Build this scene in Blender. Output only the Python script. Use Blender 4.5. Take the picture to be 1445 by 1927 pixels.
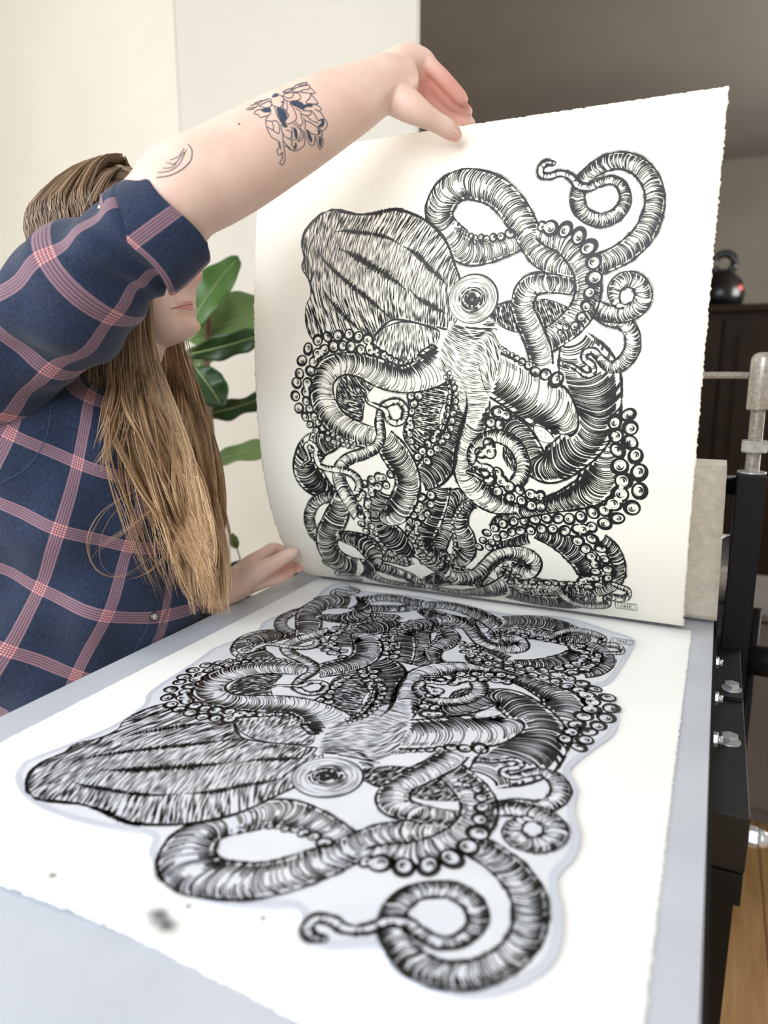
import bpy, bmesh, math, random
import numpy as np
from mathutils import Vector, Matrix
from mathutils.bvhtree import BVHTree

for o in list(bpy.data.objects): bpy.data.objects.remove(o)
scene = bpy.context.scene
C = scene.collection

# ---------------------------------------------------------------- camera
IW, IH, FPX = 1445.0, 1927.0, 1336.0
PITCH, YAW, CAMH = math.radians(11.36), math.radians(25.06), 0.35
CX, CY = IW / 2, IH / 2
FW = np.array([-math.sin(YAW) * math.cos(PITCH), math.cos(YAW) * math.cos(PITCH), -math.sin(PITCH)])
RT = np.array([math.cos(YAW), math.sin(YAW), 0.0])
UP = np.cross(RT, FW)
CAM = np.array([0.0, 0.0, CAMH])
cd = bpy.data.cameras.new('camera'); cam = bpy.data.objects.new('camera', cd); C.objects.link(cam)
cd.sensor_fit = 'VERTICAL'; cd.sensor_height = 36.0; cd.lens = FPX / IH * 36.0
cd.clip_start = 0.01
m4 = Matrix.Identity(4)
for i in range(3):
    m4[i][0] = RT[i]; m4[i][1] = UP[i]; m4[i][2] = -FW[i]; m4[i][3] = CAM[i]
cam.matrix_world = m4
cd.dof.use_dof = True; cd.dof.focus_distance = 0.87; cd.dof.aperture_fstop = 3.3
scene.camera = cam
scene.view_settings.view_transform = 'Standard'; scene.view_settings.look = 'None'
scene.view_settings.gamma = 1.0; scene.view_settings.use_curve_mapping = False
scene.view_settings.exposure = -0.22

# ---------------------------------------------------------------- world, daylight and added fill
w = bpy.data.worlds.new('world'); scene.world = w; w.use_nodes = True
bg = w.node_tree.nodes['Background']; bg.inputs['Color'].default_value = (0.80, 0.90, 1.0, 1); bg.inputs['Strength'].default_value = 2.0
def area(name, loc, aim, sx, sy, power, col):
    l = bpy.data.lights.new(name, 'AREA'); l.shape = 'RECTANGLE'; l.size = sx; l.size_y = sy; l.energy = power; l.color = col
    o = bpy.data.objects.new(name, l); C.objects.link(o); o.location = loc
    o.rotation_euler = (Vector(aim) - Vector(loc)).to_track_quat('-Z', 'Y').to_euler()
    return o
ROOM = dict(x0=-2.7, x1=1.9, y0=-1.5, y1=5.2, zf=-0.95, zc=1.62)
area('daylight_front_window', (-0.7, -1.42, 1.28), (-0.7, 0.6, 0.5), 2.4, 1.5, 58, (0.92, 0.965, 1.0))
area('daylight_left_window', (-2.6, -0.35, 0.95), (0.0, 0.3, 0.3), 1.5, 1.4, 52, (0.96, 0.98, 1.0))

area('fill_far_room', (1.7, 3.2, 0.9), (-0.8, 3.4, 0.8), 1.2, 1.0, 75, (1.0, 0.97, 0.94))  # added fill that brightens the far room

# ---------------------------------------------------------------- pixel helpers (a pixel gives a direction only)
def ray(u, v): return FW + RT * (u - CX) / FPX - UP * (v - CY) / FPX
def onz(u, v, z=0.0): d = ray(u, v); return CAM + d * ((z - CAM[2]) / d[2])
def ony(u, v, y): d = ray(u, v); return CAM + d * ((y - CAM[1]) / d[1])
def onx(u, v, x): d = ray(u, v); return CAM + d * ((x - CAM[0]) / d[0])
def at(u, v, dep): return CAM + ray(u, v) * dep

# ---------------------------------------------------------------- materials
def mat(name, col, rough=0.6, metal=0.0, **kw):
    m = bpy.data.materials.new(name); m.use_nodes = True
    b = m.node_tree.nodes['Principled BSDF']
    b.inputs['Base Color'].default_value = (*col, 1); b.inputs['Roughness'].default_value = rough; b.inputs['Metallic'].default_value = metal
    for k, v in kw.items(): b.inputs[k].default_value = v
    return m
def srgb(r, g, b):
    f = lambda c: (c / 255 / 12.92) if c / 255 <= 0.04045 else ((c / 255 + 0.055) / 1.055) ** 2.4
    return (f(r), f(g), f(b))
class NT:
    def __init__(s, m): s.m = m; s.t = m.node_tree; s.b = s.t.nodes['Principled BSDF']
    def n(s, typ, **kw):
        x = s.t.nodes.new(typ)
        for k, v in kw.items(): setattr(x, k, v)
        return x
    def l(s, a, b): s.t.links.new(a, b)
    def math(s, op, a, b=None, c=None, clamp=False):
        x = s.n('ShaderNodeMath', operation=op); x.use_clamp = clamp
        for i, q in enumerate((a, b, c)):
            if q is None: continue
            if isinstance(q, (int, float)): x.inputs[i].default_value = q
            else: s.l(q, x.inputs[i])
        return x.outputs[0]
    def mix(s, f, a, b):
        x = s.n('ShaderNodeMix', data_type='RGBA')
        for i, q in ((0, f), (6, a), (7, b)):
            if isinstance(q, (int, float)): x.inputs[i].default_value = q
            elif isinstance(q, tuple): x.inputs[i].default_value = (*q, 1)
            else: s.l(q, x.inputs[i])
        return x.outputs[2]
    def noise(s, scale, detail=4, vec=None, rough=0.5):
        x = s.n('ShaderNodeTexNoise'); x.inputs['Scale'].default_value = scale; x.inputs['Detail'].default_value = detail; x.inputs['Roughness'].default_value = rough
        if vec is not None: s.l(vec, x.inputs['Vector'])
        return x.outputs['Fac']
    def coord(s, k='Object'): return s.n('ShaderNodeTexCoord').outputs[k]
    def ramp(s, f, lo, hi):
        x = s.n('ShaderNodeMapRange'); x.inputs[1].default_value = lo; x.inputs[2].default_value = hi; s.l(f, x.inputs[0]); return x.outputs[0]
    def bump(s, h, strength, dist=0.001):
        x = s.n('ShaderNodeBump'); x.inputs['Strength'].default_value = strength; x.inputs['Distance'].default_value = dist
        s.l(h, x.inputs['Height']); s.l(x.outputs[0], s.b.inputs['Normal'])
    def col(s, c): s.l(c, s.b.inputs['Base Color'])
def noisy(name, c1, c2, scale, rough=0.6, metal=0.0, bump=0.0, bscale=None, bdist=0.001, lo=0.35, hi=0.65, detail=4):
    m = mat(name, c1, rough, metal); t = NT(m); co = t.coord()
    t.col(t.mix(t.ramp(t.noise(scale, detail, co), lo, hi), c1, c2))
    if bump: t.bump(t.noise(bscale or scale, 5, co), bump, bdist)
    return m

# ---------------------------------------------------------------- mesh helpers
def link(name, me, m=None, parent=None):
    o = bpy.data.objects.new(name, me); C.objects.link(o)
    if m is not None and me is not None: me.materials.append(m)
    if parent is not None: o.parent = parent; o.matrix_parent_inverse = parent.matrix_basis.inverted()
    return o
def pydata(name, V, F, m=None, parent=None, smooth=False):
    me = bpy.data.meshes.new(name); me.from_pydata([tuple(map(float, v)) for v in V], [], F); me.update()
    if smooth: me.polygons.foreach_set('use_smooth', [True] * len(me.polygons))
    return link(name, me, m, parent)
def from_bm(name, bm, m=None, parent=None, smooth=False):
    bmesh.ops.recalc_face_normals(bm, faces=bm.faces)
    me = bpy.data.meshes.new(name); bm.to_mesh(me); bm.free()
    if smooth: me.polygons.foreach_set('use_smooth', [True] * len(me.polygons))
    return link(name, me, m, parent)
def empty(name, loc): 
    o = bpy.data.objects.new(name, None); C.objects.link(o); o.location = loc; o.empty_display_size = 0.05; return o
def tag(o, label=None, cat=None, group=None, kind=None):
    if label: o['label'] = label
    if cat: o['category'] = cat
    if group: o['group'] = group
    if kind: o['kind'] = kind
    return o
def box_bm(bm, x0, x1, y0, y1, z0, z1, bev=0.0):
    r = bmesh.ops.create_cube(bm, size=1.0)
    for v in r['verts']:
        v.co = Vector((x0 + (v.co.x + .5) * (x1 - x0), y0 + (v.co.y + .5) * (y1 - y0), z0 + (v.co.z + .5) * (z1 - z0)))
    if bev:
        es = list({e for v in r['verts'] for e in v.link_edges})
        bmesh.ops.bevel(bm, geom=es, offset=bev, segments=2, affect='EDGES', profile=0.5)
def box(name, x0, x1, y0, y1, z0, z1, m, parent=None, bev=0.0):
    bm = bmesh.new(); box_bm(bm, x0, x1, y0, y1, z0, z1, bev); return from_bm(name, bm, m, parent)
def cr(P, n):
    """Catmull-Rom through rows of P, n samples per span"""
    P = np.asarray(P, float); Q = np.vstack([2 * P[0] - P[1], P, 2 * P[-1] - P[-2]]); out = []
    for i in range(1, len(Q) - 2):
        p0, p1, p2, p3 = Q[i - 1], Q[i], Q[i + 1], Q[i + 2]
        for k in range(n):
            t = k / n
            out.append(0.5 * ((2 * p1) + (p2 - p0) * t + (2 * p0 - 5 * p1 + 4 * p2 - p3) * t * t + (3 * p1 - p0 - 3 * p2 + p3) * t ** 3))
    out.append(P[-1]); return np.array(out)
def resample(P, step, cols=2):
    d = np.r_[0, np.cumsum(np.linalg.norm(np.diff(P[:, :cols], axis=0), axis=1))]
    n = max(2, int(d[-1] / step) + 1); t = np.linspace(0, d[-1], n)
    return np.stack([np.interp(t, d, P[:, k]) for k in range(P.shape[1])], 1)
def frames(P):
    T = np.gradient(P, axis=0); T /= np.linalg.norm(T, axis=1)[:, None] + 1e-12
    a = np.array([0, 0, 1.0]) if abs(T[0][2]) < .9 else np.array([1.0, 0, 0])
    N = [np.cross(T[0], a)]; N[0] /= np.linalg.norm(N[0])
    for i in range(1, len(P)):
        q = N[-1] - T[i] * (N[-1] @ T[i]); N.append(q / np.linalg.norm(q))
    N = np.array(N); return T, N, np.cross(T, N)
def tube_vf(P, R, k=12, base=0, cap=True, flat=1.0):
    """tube along P with radii R: verts, faces"""
    P = np.asarray(P, float); R = np.broadcast_to(np.asarray(R, float), (len(P),)); T, N, B = frames(P)
    V = []; F = []
    for i in range(len(P)):
        for j in range(k):
            a = 2 * math.pi * j / k; V.append(P[i] + (N[i] * math.cos(a) + B[i] * math.sin(a) * flat) * R[i])
    for i in range(len(P) - 1):
        for j in range(k):
            j2 = (j + 1) % k; F.append((base + i * k + j, base + i * k + j2, base + (i + 1) * k + j2, base + (i + 1) * k + j))
    if cap: F.append(tuple(base + j for j in range(k - 1, -1, -1))); F.append(tuple(base + (len(P) - 1) * k + j for j in range(k)))
    return V, F
def tube(name, P, R, m, parent=None, k=16, smooth=True):
    V, F = tube_vf(P, R, k); o = pydata(name, V, F, m, parent)
    if smooth: 
        for p in o.data.polygons: p.use_smooth = len(p.vertices) == 4
    return o
def hexprism(name, c, axis, r, h, m, parent, k=6, bev=0.0008):
    c = np.array(c, float); a = np.array(axis, float); a /= np.linalg.norm(a)
    P = [c, c + a * bev, c + a * (h - bev), c + a * h]; V, F = tube_vf(P, [r - bev, r, r, r - bev], k); return pydata(name, V, F, m, parent)
rng = np.random.default_rng(7); random.seed(7)

# ---------------------------------------------------------------- the room
M_wall = noisy('wall_paint', srgb(224, 221, 213), srgb(219, 216, 207), 3.0, 0.85)
M_wall_lit = noisy('wall_paint_lit', srgb(238, 233, 223), srgb(233, 228, 217), 3.0, 0.8)  # wall left of the edge catches more light; that brightness is painted in
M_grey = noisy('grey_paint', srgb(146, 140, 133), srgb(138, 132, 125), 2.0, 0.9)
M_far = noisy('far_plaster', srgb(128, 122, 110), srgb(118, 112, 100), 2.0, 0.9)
M_wood = mat('floor_wood', srgb(205, 165, 110), 0.5); t = NT(M_wood); co = t.coord('Object'); mp = t.n('ShaderNodeMapping'); mp.inputs['Scale'].default_value = (14, 1.2, 8); t.l(co, mp.inputs[0])
t.col(t.mix(t.ramp(t.noise(4, 6, mp.outputs[0]), .3, .7), srgb(200, 162, 114), srgb(172, 130, 84)))
M_under = mat('floor_gap', srgb(70, 52, 36), 0.9)
x0, x1, y0, y1, zf, zc = (ROOM[k] for k in ('x0', 'x1', 'y0', 'y1', 'zf', 'zc'))
XE_ = float(ony(784, 120, 2.0)[0])
fl = tag(box('floor', x0, x1, y0, y1, zf - .1, zf - .012, M_under), kind='structure')
pl = None
for i in range(38):
    px0 = x0 + i * .121
    if pl is None:
        pl = box('plank', 0, .1185, y0, y1, zf - .012, zf, M_wood, fl, .0015); q = pl
    else: q = pl.copy(); C.objects.link(q)
    q.location = (px0, random.uniform(-.02, 0), random.uniform(-.0006, 0))
ZC2 = 2.2
tag(box('ceiling', x0, x1, y0, 2.12, ZC2, ZC2 + .1, M_wall), kind='structure')
tag(box('trim_3', XE_, x1, 2.02, 2.12, zc, ZC2, M_wall), kind='structure')
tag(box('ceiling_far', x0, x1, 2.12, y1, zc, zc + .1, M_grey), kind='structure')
XE = float(ony(784, 120, 2.0)[0])
tag(box('wall_back', x0, XE, 2.0, 2.02, zf, ZC2, M_wall), kind='structure')
xa, xb = float(ony(326, 200, 1.97)[0]), float(ony(655, 200, 1.985)[0])
tag(box('trim_1', x0, xa, 1.996, 2.0, zf, ZC2, M_wall_lit, None, .001), kind='structure')
tag(box('trim_2', xb, XE, 1.997, 2.0, zf, ZC2, M_wall, None, .001), kind='structure')
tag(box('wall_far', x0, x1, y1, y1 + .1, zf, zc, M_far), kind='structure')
tag(box('wall_left', x0 - .1, x0, y0, y1, zf, ZC2, M_wall), kind='structure')
tag(box('wall_right', x1, x1 + .1, y0, y1, zf, ZC2, M_wall), kind='structure')
bm = bmesh.new()
for q in ((x0, -1.9, zf, ZC2), (.5, x1, zf, ZC2), (-1.9, .5, zf, .5), (-1.9, .5, 2.06, ZC2)): box_bm(bm, q[0], q[1], y0 - .12, y0 - .02, q[2], q[3])
tag(from_bm('wall_front', bm, M_wall), kind='structure')
M_frame = mat('window_white', srgb(240, 240, 238), .4)
win = tag(empty('window_1', (-.7, y0 - .07, 1.28)), kind='structure')
for a in (-1.9, -.72, .46): box('window_frame', a, a + .04, y0 - .11, y0 - .05, .5, 2.06, M_frame, win)
for a in (.5, 2.02): box('window_frame', -1.9, .5, y0 - .11, y0 - .05, a, a + .04, M_frame, win)

# ---------------------------------------------------------------- press
M_black = noisy('black_powder_coat', srgb(12, 12, 15), srgb(17, 18, 21), 400, .5, bump=.25, bscale=900, bdist=.0004); M_black.node_tree.nodes['Principled BSDF'].inputs['Specular IOR Level'].default_value = .25
M_speck = mat('dusty_black_paint', srgb(14, 15, 18), .5); t = NT(M_speck); co = t.coord()
t.col(t.mix(t.ramp(t.noise(420, 3, co), .66, .76), srgb(14, 15, 18), srgb(95, 95, 98))); t.bump(t.noise(900, 3, co), .4, .0005)
M_zinc = noisy('zinc', srgb(222, 225, 228), srgb(190, 195, 200), 120, .3, .6)
M_steel = noisy('steel_rod', srgb(214, 211, 206), srgb(182, 177, 170), 220, .32, .6)
M_bed = mat('bed_steel', srgb(216, 221, 232), .42, .0); t = NT(M_bed); co = t.coord()
t.col(t.mix(t.ramp(t.noise(9, 6, co), .35, .7), srgb(198, 203, 213), srgb(186, 191, 202)))
press = tag(empty('printing_press', (-.31, 1.12, zf)), 'black steel printing press with a long grey bed under the octopus prints', 'printing press')
BX0, BX1 = -.643, .0186
box('bed_plate', BX0, BX1, -.12, 1.95, -.010, 0, M_bed, press, .0012)
box('bed_edge', BX1 - .02, BX1 + .004, -.1, 1.94, -.022, -.0102, M_black, press)
box('bed_edge', BX0 + .002, BX0 + .02, -.1, 1.94, -.022, -.0102, M_black, press)
RZ, RB, RY0 = -.045, -.102, .655
for s, (xa_, xb_) in enumerate(((.0225, .0565), (-.680, -.646))):
    box('side_rail', xa_, xb_, RY0, 1.55, RB, RZ, M_speck, press, .0012)
    pst = box('post', *((.0300, .0665) if s == 0 else (-.692, -.6555)), 1.075, 1.125, -.62, .2085, M_black, press, .002)
    xc = .0485 if s == 0 else -.674
    box('post_foot', xa_ + .001, xb_ - .001, .905, 1.30, RZ, RZ + .006, M_speck, press, .0008)
    # front leg with its square cap plate
    box('leg', xa_ + .0015, xb_ - .006, RY0 + .004, RY0 + .045, zf, RB - .003, M_black, press, .001)
    box('leg', xa_ + .0015, xb_ - .006, 1.50, 1.541, zf, RB - .003, M_black, press, .001)
    box('end_cap', xa_, xb_ - .001, RY0 - .003, RY0 + .05, RB - .032, RB, M_black, press, .001)
    # pressure screw: washer, threaded rod, hex nut, turned head, cross bar
    wsh = tube('washer', [(xc, 1.1, .2085), (xc, 1.1, .2115)], .0185, M_zinc, press, 32)
    V, F = [], []
    K, tz, z_ = 18, 62, np.linspace(.2115, .312, 62 * 6)
    P = [(xc, 1.1, z) for z in z_]; R = .0088 + .0009 * np.abs(((np.arange(len(z_)) % 6) / 6.0) * 2 - 1)
    rod = tube('threaded_rod', P, R, M_steel, press, K, False)
    hexprism('hex_nut', (xc, 1.1, .238), (0, 0, 1), .0185, .0165, M_zinc, press, 6, .0015)
    z_ = np.array([.296, .298, .355, .364, .370, .3725, .373]); R = np.array([.0145, .0155, .0155, .0150, .012, .007, .001])
    tube('screw_head', [(xc, 1.1, z) for z in z_], R, M_steel, press, 28)
    tube('cross_bar', [(xc - .012, 1.1, .342), (xc - .165, 1.1, .342)] if s == 0 else [(xc + .012, 1.1, .342), (xc + .165, 1.1, .342)], .0048, M_steel, press, 16)
# bolts on the visible rail
def bolt(x, y, z):
    tube('washer', [(x, y, z), (x, y, z + .0018)], .0115, M_zinc, press, 28)
    hexprism('bolt_head', (x, y, z + .0018), (0, 0, 1), .0092, .0068, M_zinc, press)
bolt(.040, .795, RZ); bolt(.043, .925, RZ + .006)
for (y, z) in ((.765, -.030), (.87, -.030), (.985, -.030)):
    hexprism('hex_nut', (.0215, y, z), (1, 0, 0), .0078, .0065, M_zinc, press)
    tube('bolt_end', [(.026, y, z), (.0325, y, z)], .0042, M_zinc, press, 14)
hexprism('hex_nut', (.0565, .668, -.070), (1, 0, 0), .0095, .008, M_zinc, press)
tube('cap_nut', [(.0645, .668, -.070), (.070, .668, -.070), (.074, .668, -.070), (.0765, .668, -.070)], [.0082, .0080, .0055, .001], M_zinc, press, 20)
box('bed_bracket', .0212, .0232, .78, 1.07, -.044, -.010, M_black, press)
# rollers and tie bars between the posts
tube('top_roller', [(-.655, 1.125, .0615), (.03, 1.125, .0615)], .052, M_steel, press, 40)
tube('bottom_roller', [(-.646, 1.125, -.074), (.0225, 1.125, -.074)], .050, M_steel, press, 40)
tube('tie_bar', [(-.655, 1.13, .186), (.030, 1.13, .186)], .0145, M_black, press, 24)
tube('tie_bar', [(-.655, 1.10, -.45), (.030, 1.10, -.45)], .0145, M_black, press, 24)
tube('drive_shaft', [(.0665, 1.1, -.062), (.165, 1.1, -.062)], .0215, M_black, press, 28)
hub = (.165, 1.1, -.062)
tube('wheel_hub', [(.15, 1.1, -.062), (.19, 1.1, -.062)], .036, M_black, press, 28)
for k in range(6):
    a = math.radians(20 + 60 * k); e = np.array((0, math.cos(a), math.sin(a)))
    h0 = np.array((.172, 1.1, -.062)); tube('wheel_spoke', [h0 + e * .03, h0 + e * .40], .0085, M_black, press, 14)
def on(a): return None
# chrome brace between shaft and stretcher, thick black brace below
tube('brace', [(.083, 1.25, -.03), (.078, 1.19, -.62)], .0075, M_black, press, 16)

# felt press blanket, one strip standing up off the nip and folded over the roller
M_felt = mat('wool_felt', srgb(214, 207, 194), .95); t = NT(M_felt); co = t.coord()
t.col(t.mix(t.ramp(t.noise(90, 6, co, .7), .35, .75), srgb(232, 226, 215), srgb(205, 198, 187))); t.bump(t.noise(700, 4, co), .6, .0012)
prof = cr([(1.052, .0055), (1.050, .05), (1.049, .11), (1.050, .17), (1.053, .203), (1.066, .2155), (1.090, .218), (1.16, .216), (1.21, .19), (1.235, .12), (1.24, .02), (1.24, .006)], 6)
V, F = [], []; xs = np.linspace(-.60, .0165, 24)
for p in prof:
    for x in xs: V.append((x + (.0055 if x > 0 else 0) * (1 - p[1] / .218), p[0] + .0006 * math.sin(x * 40), p[1]))
n = len(xs)
for i in range(len(prof) - 1):
    for j in range(n - 1): F.append((i * n + j, i * n + j + 1, (i + 1) * n + j + 1, (i + 1) * n + j))
felt = pydata('felt_blanket', V, F, M_felt, None, True); md = felt.modifiers.new('thickness', 'SOLIDIFY'); md.thickness = .004; md.offset = 0
tag(felt, 'cream wool felt press blanket standing behind the right edge of the held print', 'blanket')

# ---------------------------------------------------------------- the sheets
SH0, SH1, SX0, SX1 = .276, 1.010, -.594, -.0085
def paper_mat(name, c, dirt=False):
    m = mat(name, c, .8); t = NT(m); co = t.coord(); t.bump(t.noise(900, 3, co), .12, .0006)
    c2 = tuple(k * .965 for k in c); cc = t.mix(t.ramp(t.noise(6, 4, co), .4, .7), c, c2)
    if dirt:
        for (u, v, r, sx, sy) in dirt:
            p = onz(u, v); mp = t.n('ShaderNodeMapping'); mp.vector_type = 'POINT'
            mp.inputs['Location'].default_value = (-p[0] * sx, -p[1] * sy, 0); mp.inputs['Scale'].default_value = (sx, sy, 0); t.l(co, mp.inputs[0])
            ln = t.n('ShaderNodeVectorMath', operation='LENGTH'); t.l(mp.outputs[0], ln.inputs[0])
            wob = t.math('MULTIPLY', t.noise(140, 5, co), r * .6)
            f = t.n('ShaderNodeMapRange'); f.interpolation_type = 'SMOOTHSTEP'; f.inputs[1].default_value = r * 1.7; f.inputs[2].default_value = r * .3
            t.l(t.math('ADD', ln.outputs['Value'], wob), f.inputs[0]); cc = t.mix(t.math('MULTIPLY', f.outputs[0], .9), cc, srgb(52, 54, 58))
        st = t.ramp(t.noise(26, 7, co, .75), .66, .82); cc = t.mix(t.math('MULTIPLY', st, .16), cc, srgb(120, 122, 128))
    t.col(cc); return m
M_sheet = paper_mat('base_sheet_paper', srgb(250, 250, 250), [(314, 1745, .0105, 1, 1.3), (298, 1726, .0085, 1, 1.1), (100, 1655, .0035, 1, 1.2), (355, 1708, .0025, 1, 1), (495, 1730, .0025, 1, 1)])
M_print = paper_mat('print_paper', srgb(252, 248, 236))
M_plate = noisy('block_lino', srgb(206, 210, 222), srgb(198, 202, 215), 14, .45)
M_ink = mat('black_ink', srgb(13, 13, 14), .45)
M_inkb = mat('wet_black_ink', srgb(12, 12, 13), .30)
M_cut = noisy('carved_white', srgb(226, 229, 236), srgb(215, 219, 229), 20, .6)
def deckle(n, amp):
    e = rng.normal(0, 1, n); return e * amp
def sheet(name, x0, x1, s0, s1, f, nx, ns, m, thick, off=-1):
    X = np.linspace(x0, x1, nx); S = np.linspace(s0, s1, ns)
    dl, dr, dt, db = deckle(ns, .0006), deckle(ns, .0006), deckle(nx, .0006), deckle(nx, .0005)
    V = []; F = []
    for i, s in enumerate(S):
        for j, x in enumerate(X):
            xx, ss = x, s
            if j == 0: xx += dl[i]
            if j == nx - 1: xx += dr[i]
            if i == 0: ss += dt[j]
            if i == ns - 1: ss += db[j]
            V.append(f(xx, ss))
    for i in range(ns - 1):
        for j in range(nx - 1): F.append((i * nx + j, i * nx + j + 1, (i + 1) * nx + j + 1, (i + 1) * nx + j))
    o = pydata(name, V, F, m, None, True); md = o.modifiers.new('thickness', 'SOLIDIFY'); md.thickness = thick; md.offset = off
    return o
def base_f(x, s):
    z = .0007
    d = (s - SH0); w_ = max(0, 1 - d / .09)
    z += .004 * w_ * w_ * max(0, math.sin((x + .60) * 9.0)) + .0006 * (1 + math.sin(x * 17 + s * 11)) * .5
    return (x, s, z)
# the near edge of the base sheet lies a little askew and wavy
def base_g(x, s):
    k = max(0, 1 - (s - SH0) / .12); return base_f(x, s + k * (.004 * math.sin(x * 16) ))
bs = sheet('base_sheet', SX0, SX1, SH0, SH1, base_g, 260, 320, M_sheet, .0005)
tag(bs, 'smudged white sheet with torn edges lying on the grey press bed under the block', 'paper sheet')

# profile of the lifted print: out of the nip, forward and up (Y, Z), parameter s = distance along the bed while flat
PROF = cr([(.889, .640), (.874, .585), (.861, .50), (.854, .42), (.852, .32), (.860, .225), (.881, .142), (.909, .086), (.946, .040), (.985, .014), (1.02, .0045), (1.046, .0032)], 24)
_d = np.r_[0, np.cumsum(np.linalg.norm(np.diff(PROF, axis=0), axis=1))]
PS = 1.046 - (_d[-1] - _d)                       # s of each profile sample
def prof_at(s): return np.interp(s, PS, PROF[:, 0]), np.interp(s, PS, PROF[:, 1])
PTAN = np.gradient(PROF, axis=0); PTAN /= np.linalg.norm(PTAN, axis=1)[:, None]
PNRM = np.stack([PTAN[:, 1], -PTAN[:, 0]], 1)    # towards the viewer
def print_pt(x, s, off=0.0):
    y, z = prof_at(s); ny, nz = np.interp(s, PS, PNRM[:, 0]), np.interp(s, PS, PNRM[:, 1]); return (x, y + ny * off, z + nz * off)
ps = sheet('print_sheet', -.600, -.0185, PS[0], 1.045, lambda x, s: print_pt(x, s), 260, 320, M_print, .0006, 1)
tag(ps, 'cream deckle edged paper print of a black octopus held upright by both hands', 'print')
# ---------------------------------------------------------------- the octopus drawing, in art space (x, s) in mm
def px_print(P):
    """photo pixels on the lifted print -> art space"""
    P = np.atleast_2d(np.asarray(P, float)); D = FW + RT * ((P[:, :1] - CX) / FPX) - UP * ((P[:, 1:2] - CY) / FPX)
    tt = (PROF[None, :, 0] - CAM[1]) / D[:, 1:2]; g = CAM[2] + D[:, 2:3] * tt - PROF[None, :, 1]
    ch = np.sign(g[:, :-1]) != np.sign(g[:, 1:]); k = np.argmax(ch, 1); none = ~ch.any(1); k[none] = np.minimum(np.argmin(np.abs(g[none]), 1), g.shape[1] - 2) if none.any() else k[none]
    i = np.arange(len(P)); f = np.where(none, 0, g[i, k] / (g[i, k] - g[i, k + 1] + 1e-15)); tq = tt[i, k] + (tt[i, k + 1] - tt[i, k]) * f; s = PS[k] + (PS[k + 1] - PS[k]) * f
    return np.stack([(CAM[0] + D[:, 0] * tq) * 1000, s * 1000], 1)
BSC, BS0, BS1 = 1.06, 930.0, 920.0
def px_block(P):
    P = np.atleast_2d(np.asarray(P, float)); out = np.empty((len(P), 2))
    for i, (u, v) in enumerate(P): p = onz(u, v); out[i] = p[0] * 1000, BS0 + (p[1] * 1000 - BS1) / BSC
    return out
REG = dict(R1=(540, 260, .263), R2=(780, 260, .346), R3=(530, 600, .2768), R4=(830, 620, .2768), P=(0, 0, 1), BA=(560, 1090, .2768), BB=(860, 1120, .263))
def topx(reg, P):
    ox, oy, sc = REG[reg]; P = np.atleast_2d(np.asarray(P, float)).copy(); P[:, 0] = ox + P[:, 0] * sc; P[:, 1] = oy + P[:, 1] * sc
    if P.shape[1] > 2: P[:, 2:] *= sc
    return P
def to_art(reg, P): return (px_block if reg[0] == 'B' else px_print)(topx(reg, P)[:, :2])
AX0, AX1, AS0, AS1, RES = -600.0, -10.0, 300.0, 1040.0, 2.5
LAB = np.zeros((int((AS1 - AS0) * RES), int((AX1 - AX0) * RES)), np.int32)
def look(P):
    c = ((P[:, 0] - AX0) * RES).astype(int); r = ((P[:, 1] - AS0) * RES).astype(int)
    ok = (c >= 0) & (r >= 0) & (c < LAB.shape[1]) & (r < LAB.shape[0])
    return np.where(ok, LAB[np.clip(r, 0, LAB.shape[0] - 1), np.clip(c, 0, LAB.shape[1] - 1)], -1)
def fill(poly, idn):
    """scanline fill of a polygon into the label raster"""
    q = np.stack([(poly[:, 0] - AX0) * RES, (poly[:, 1] - AS0) * RES], 1)
    r0, r1 = max(0, int(q[:, 1].min())), min(LAB.shape[0] - 1, int(q[:, 1].max()) + 1)
    a, b = q, np.roll(q, -1, 0)
    for r in range(r0, r1 + 1):
        y = r + .5; m = (a[:, 1] <= y) != (b[:, 1] <= y)
        if not m.any(): continue
        xs = np.sort(a[m, 0] + (y - a[m, 1]) / (b[m, 1] - a[m, 1]) * (b[m, 0] - a[m, 0]))
        for k in range(0, len(xs) - 1, 2): LAB[r, max(0, int(xs[k] + .5)):max(0, int(xs[k + 1] + .5))] = idn
SHAPES = []; STROKES = []           # a stroke: (points Nx2, widths N) in mm
def new_id(): SHAPES.append(None); return len(SHAPES)
DRAW = []                            # deferred drawing jobs, run when all labels are painted
def emit(P, Wd, ok):
    """cut a stroke where ok is False"""
    n = len(P); i = 0
    while i < n:
        if not ok[i]: i += 1; continue
        j = i
        while j + 1 < n and ok[j + 1]: j += 1
        if j - i >= 1: STROKES.append((P[i:j + 1], Wd[i:j + 1]))
        i = j + 1
def taper(n, a=.25):
    x = np.linspace(0, 1, n); return np.clip(np.minimum(x, 1 - x) / a, .18, 1)
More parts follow.
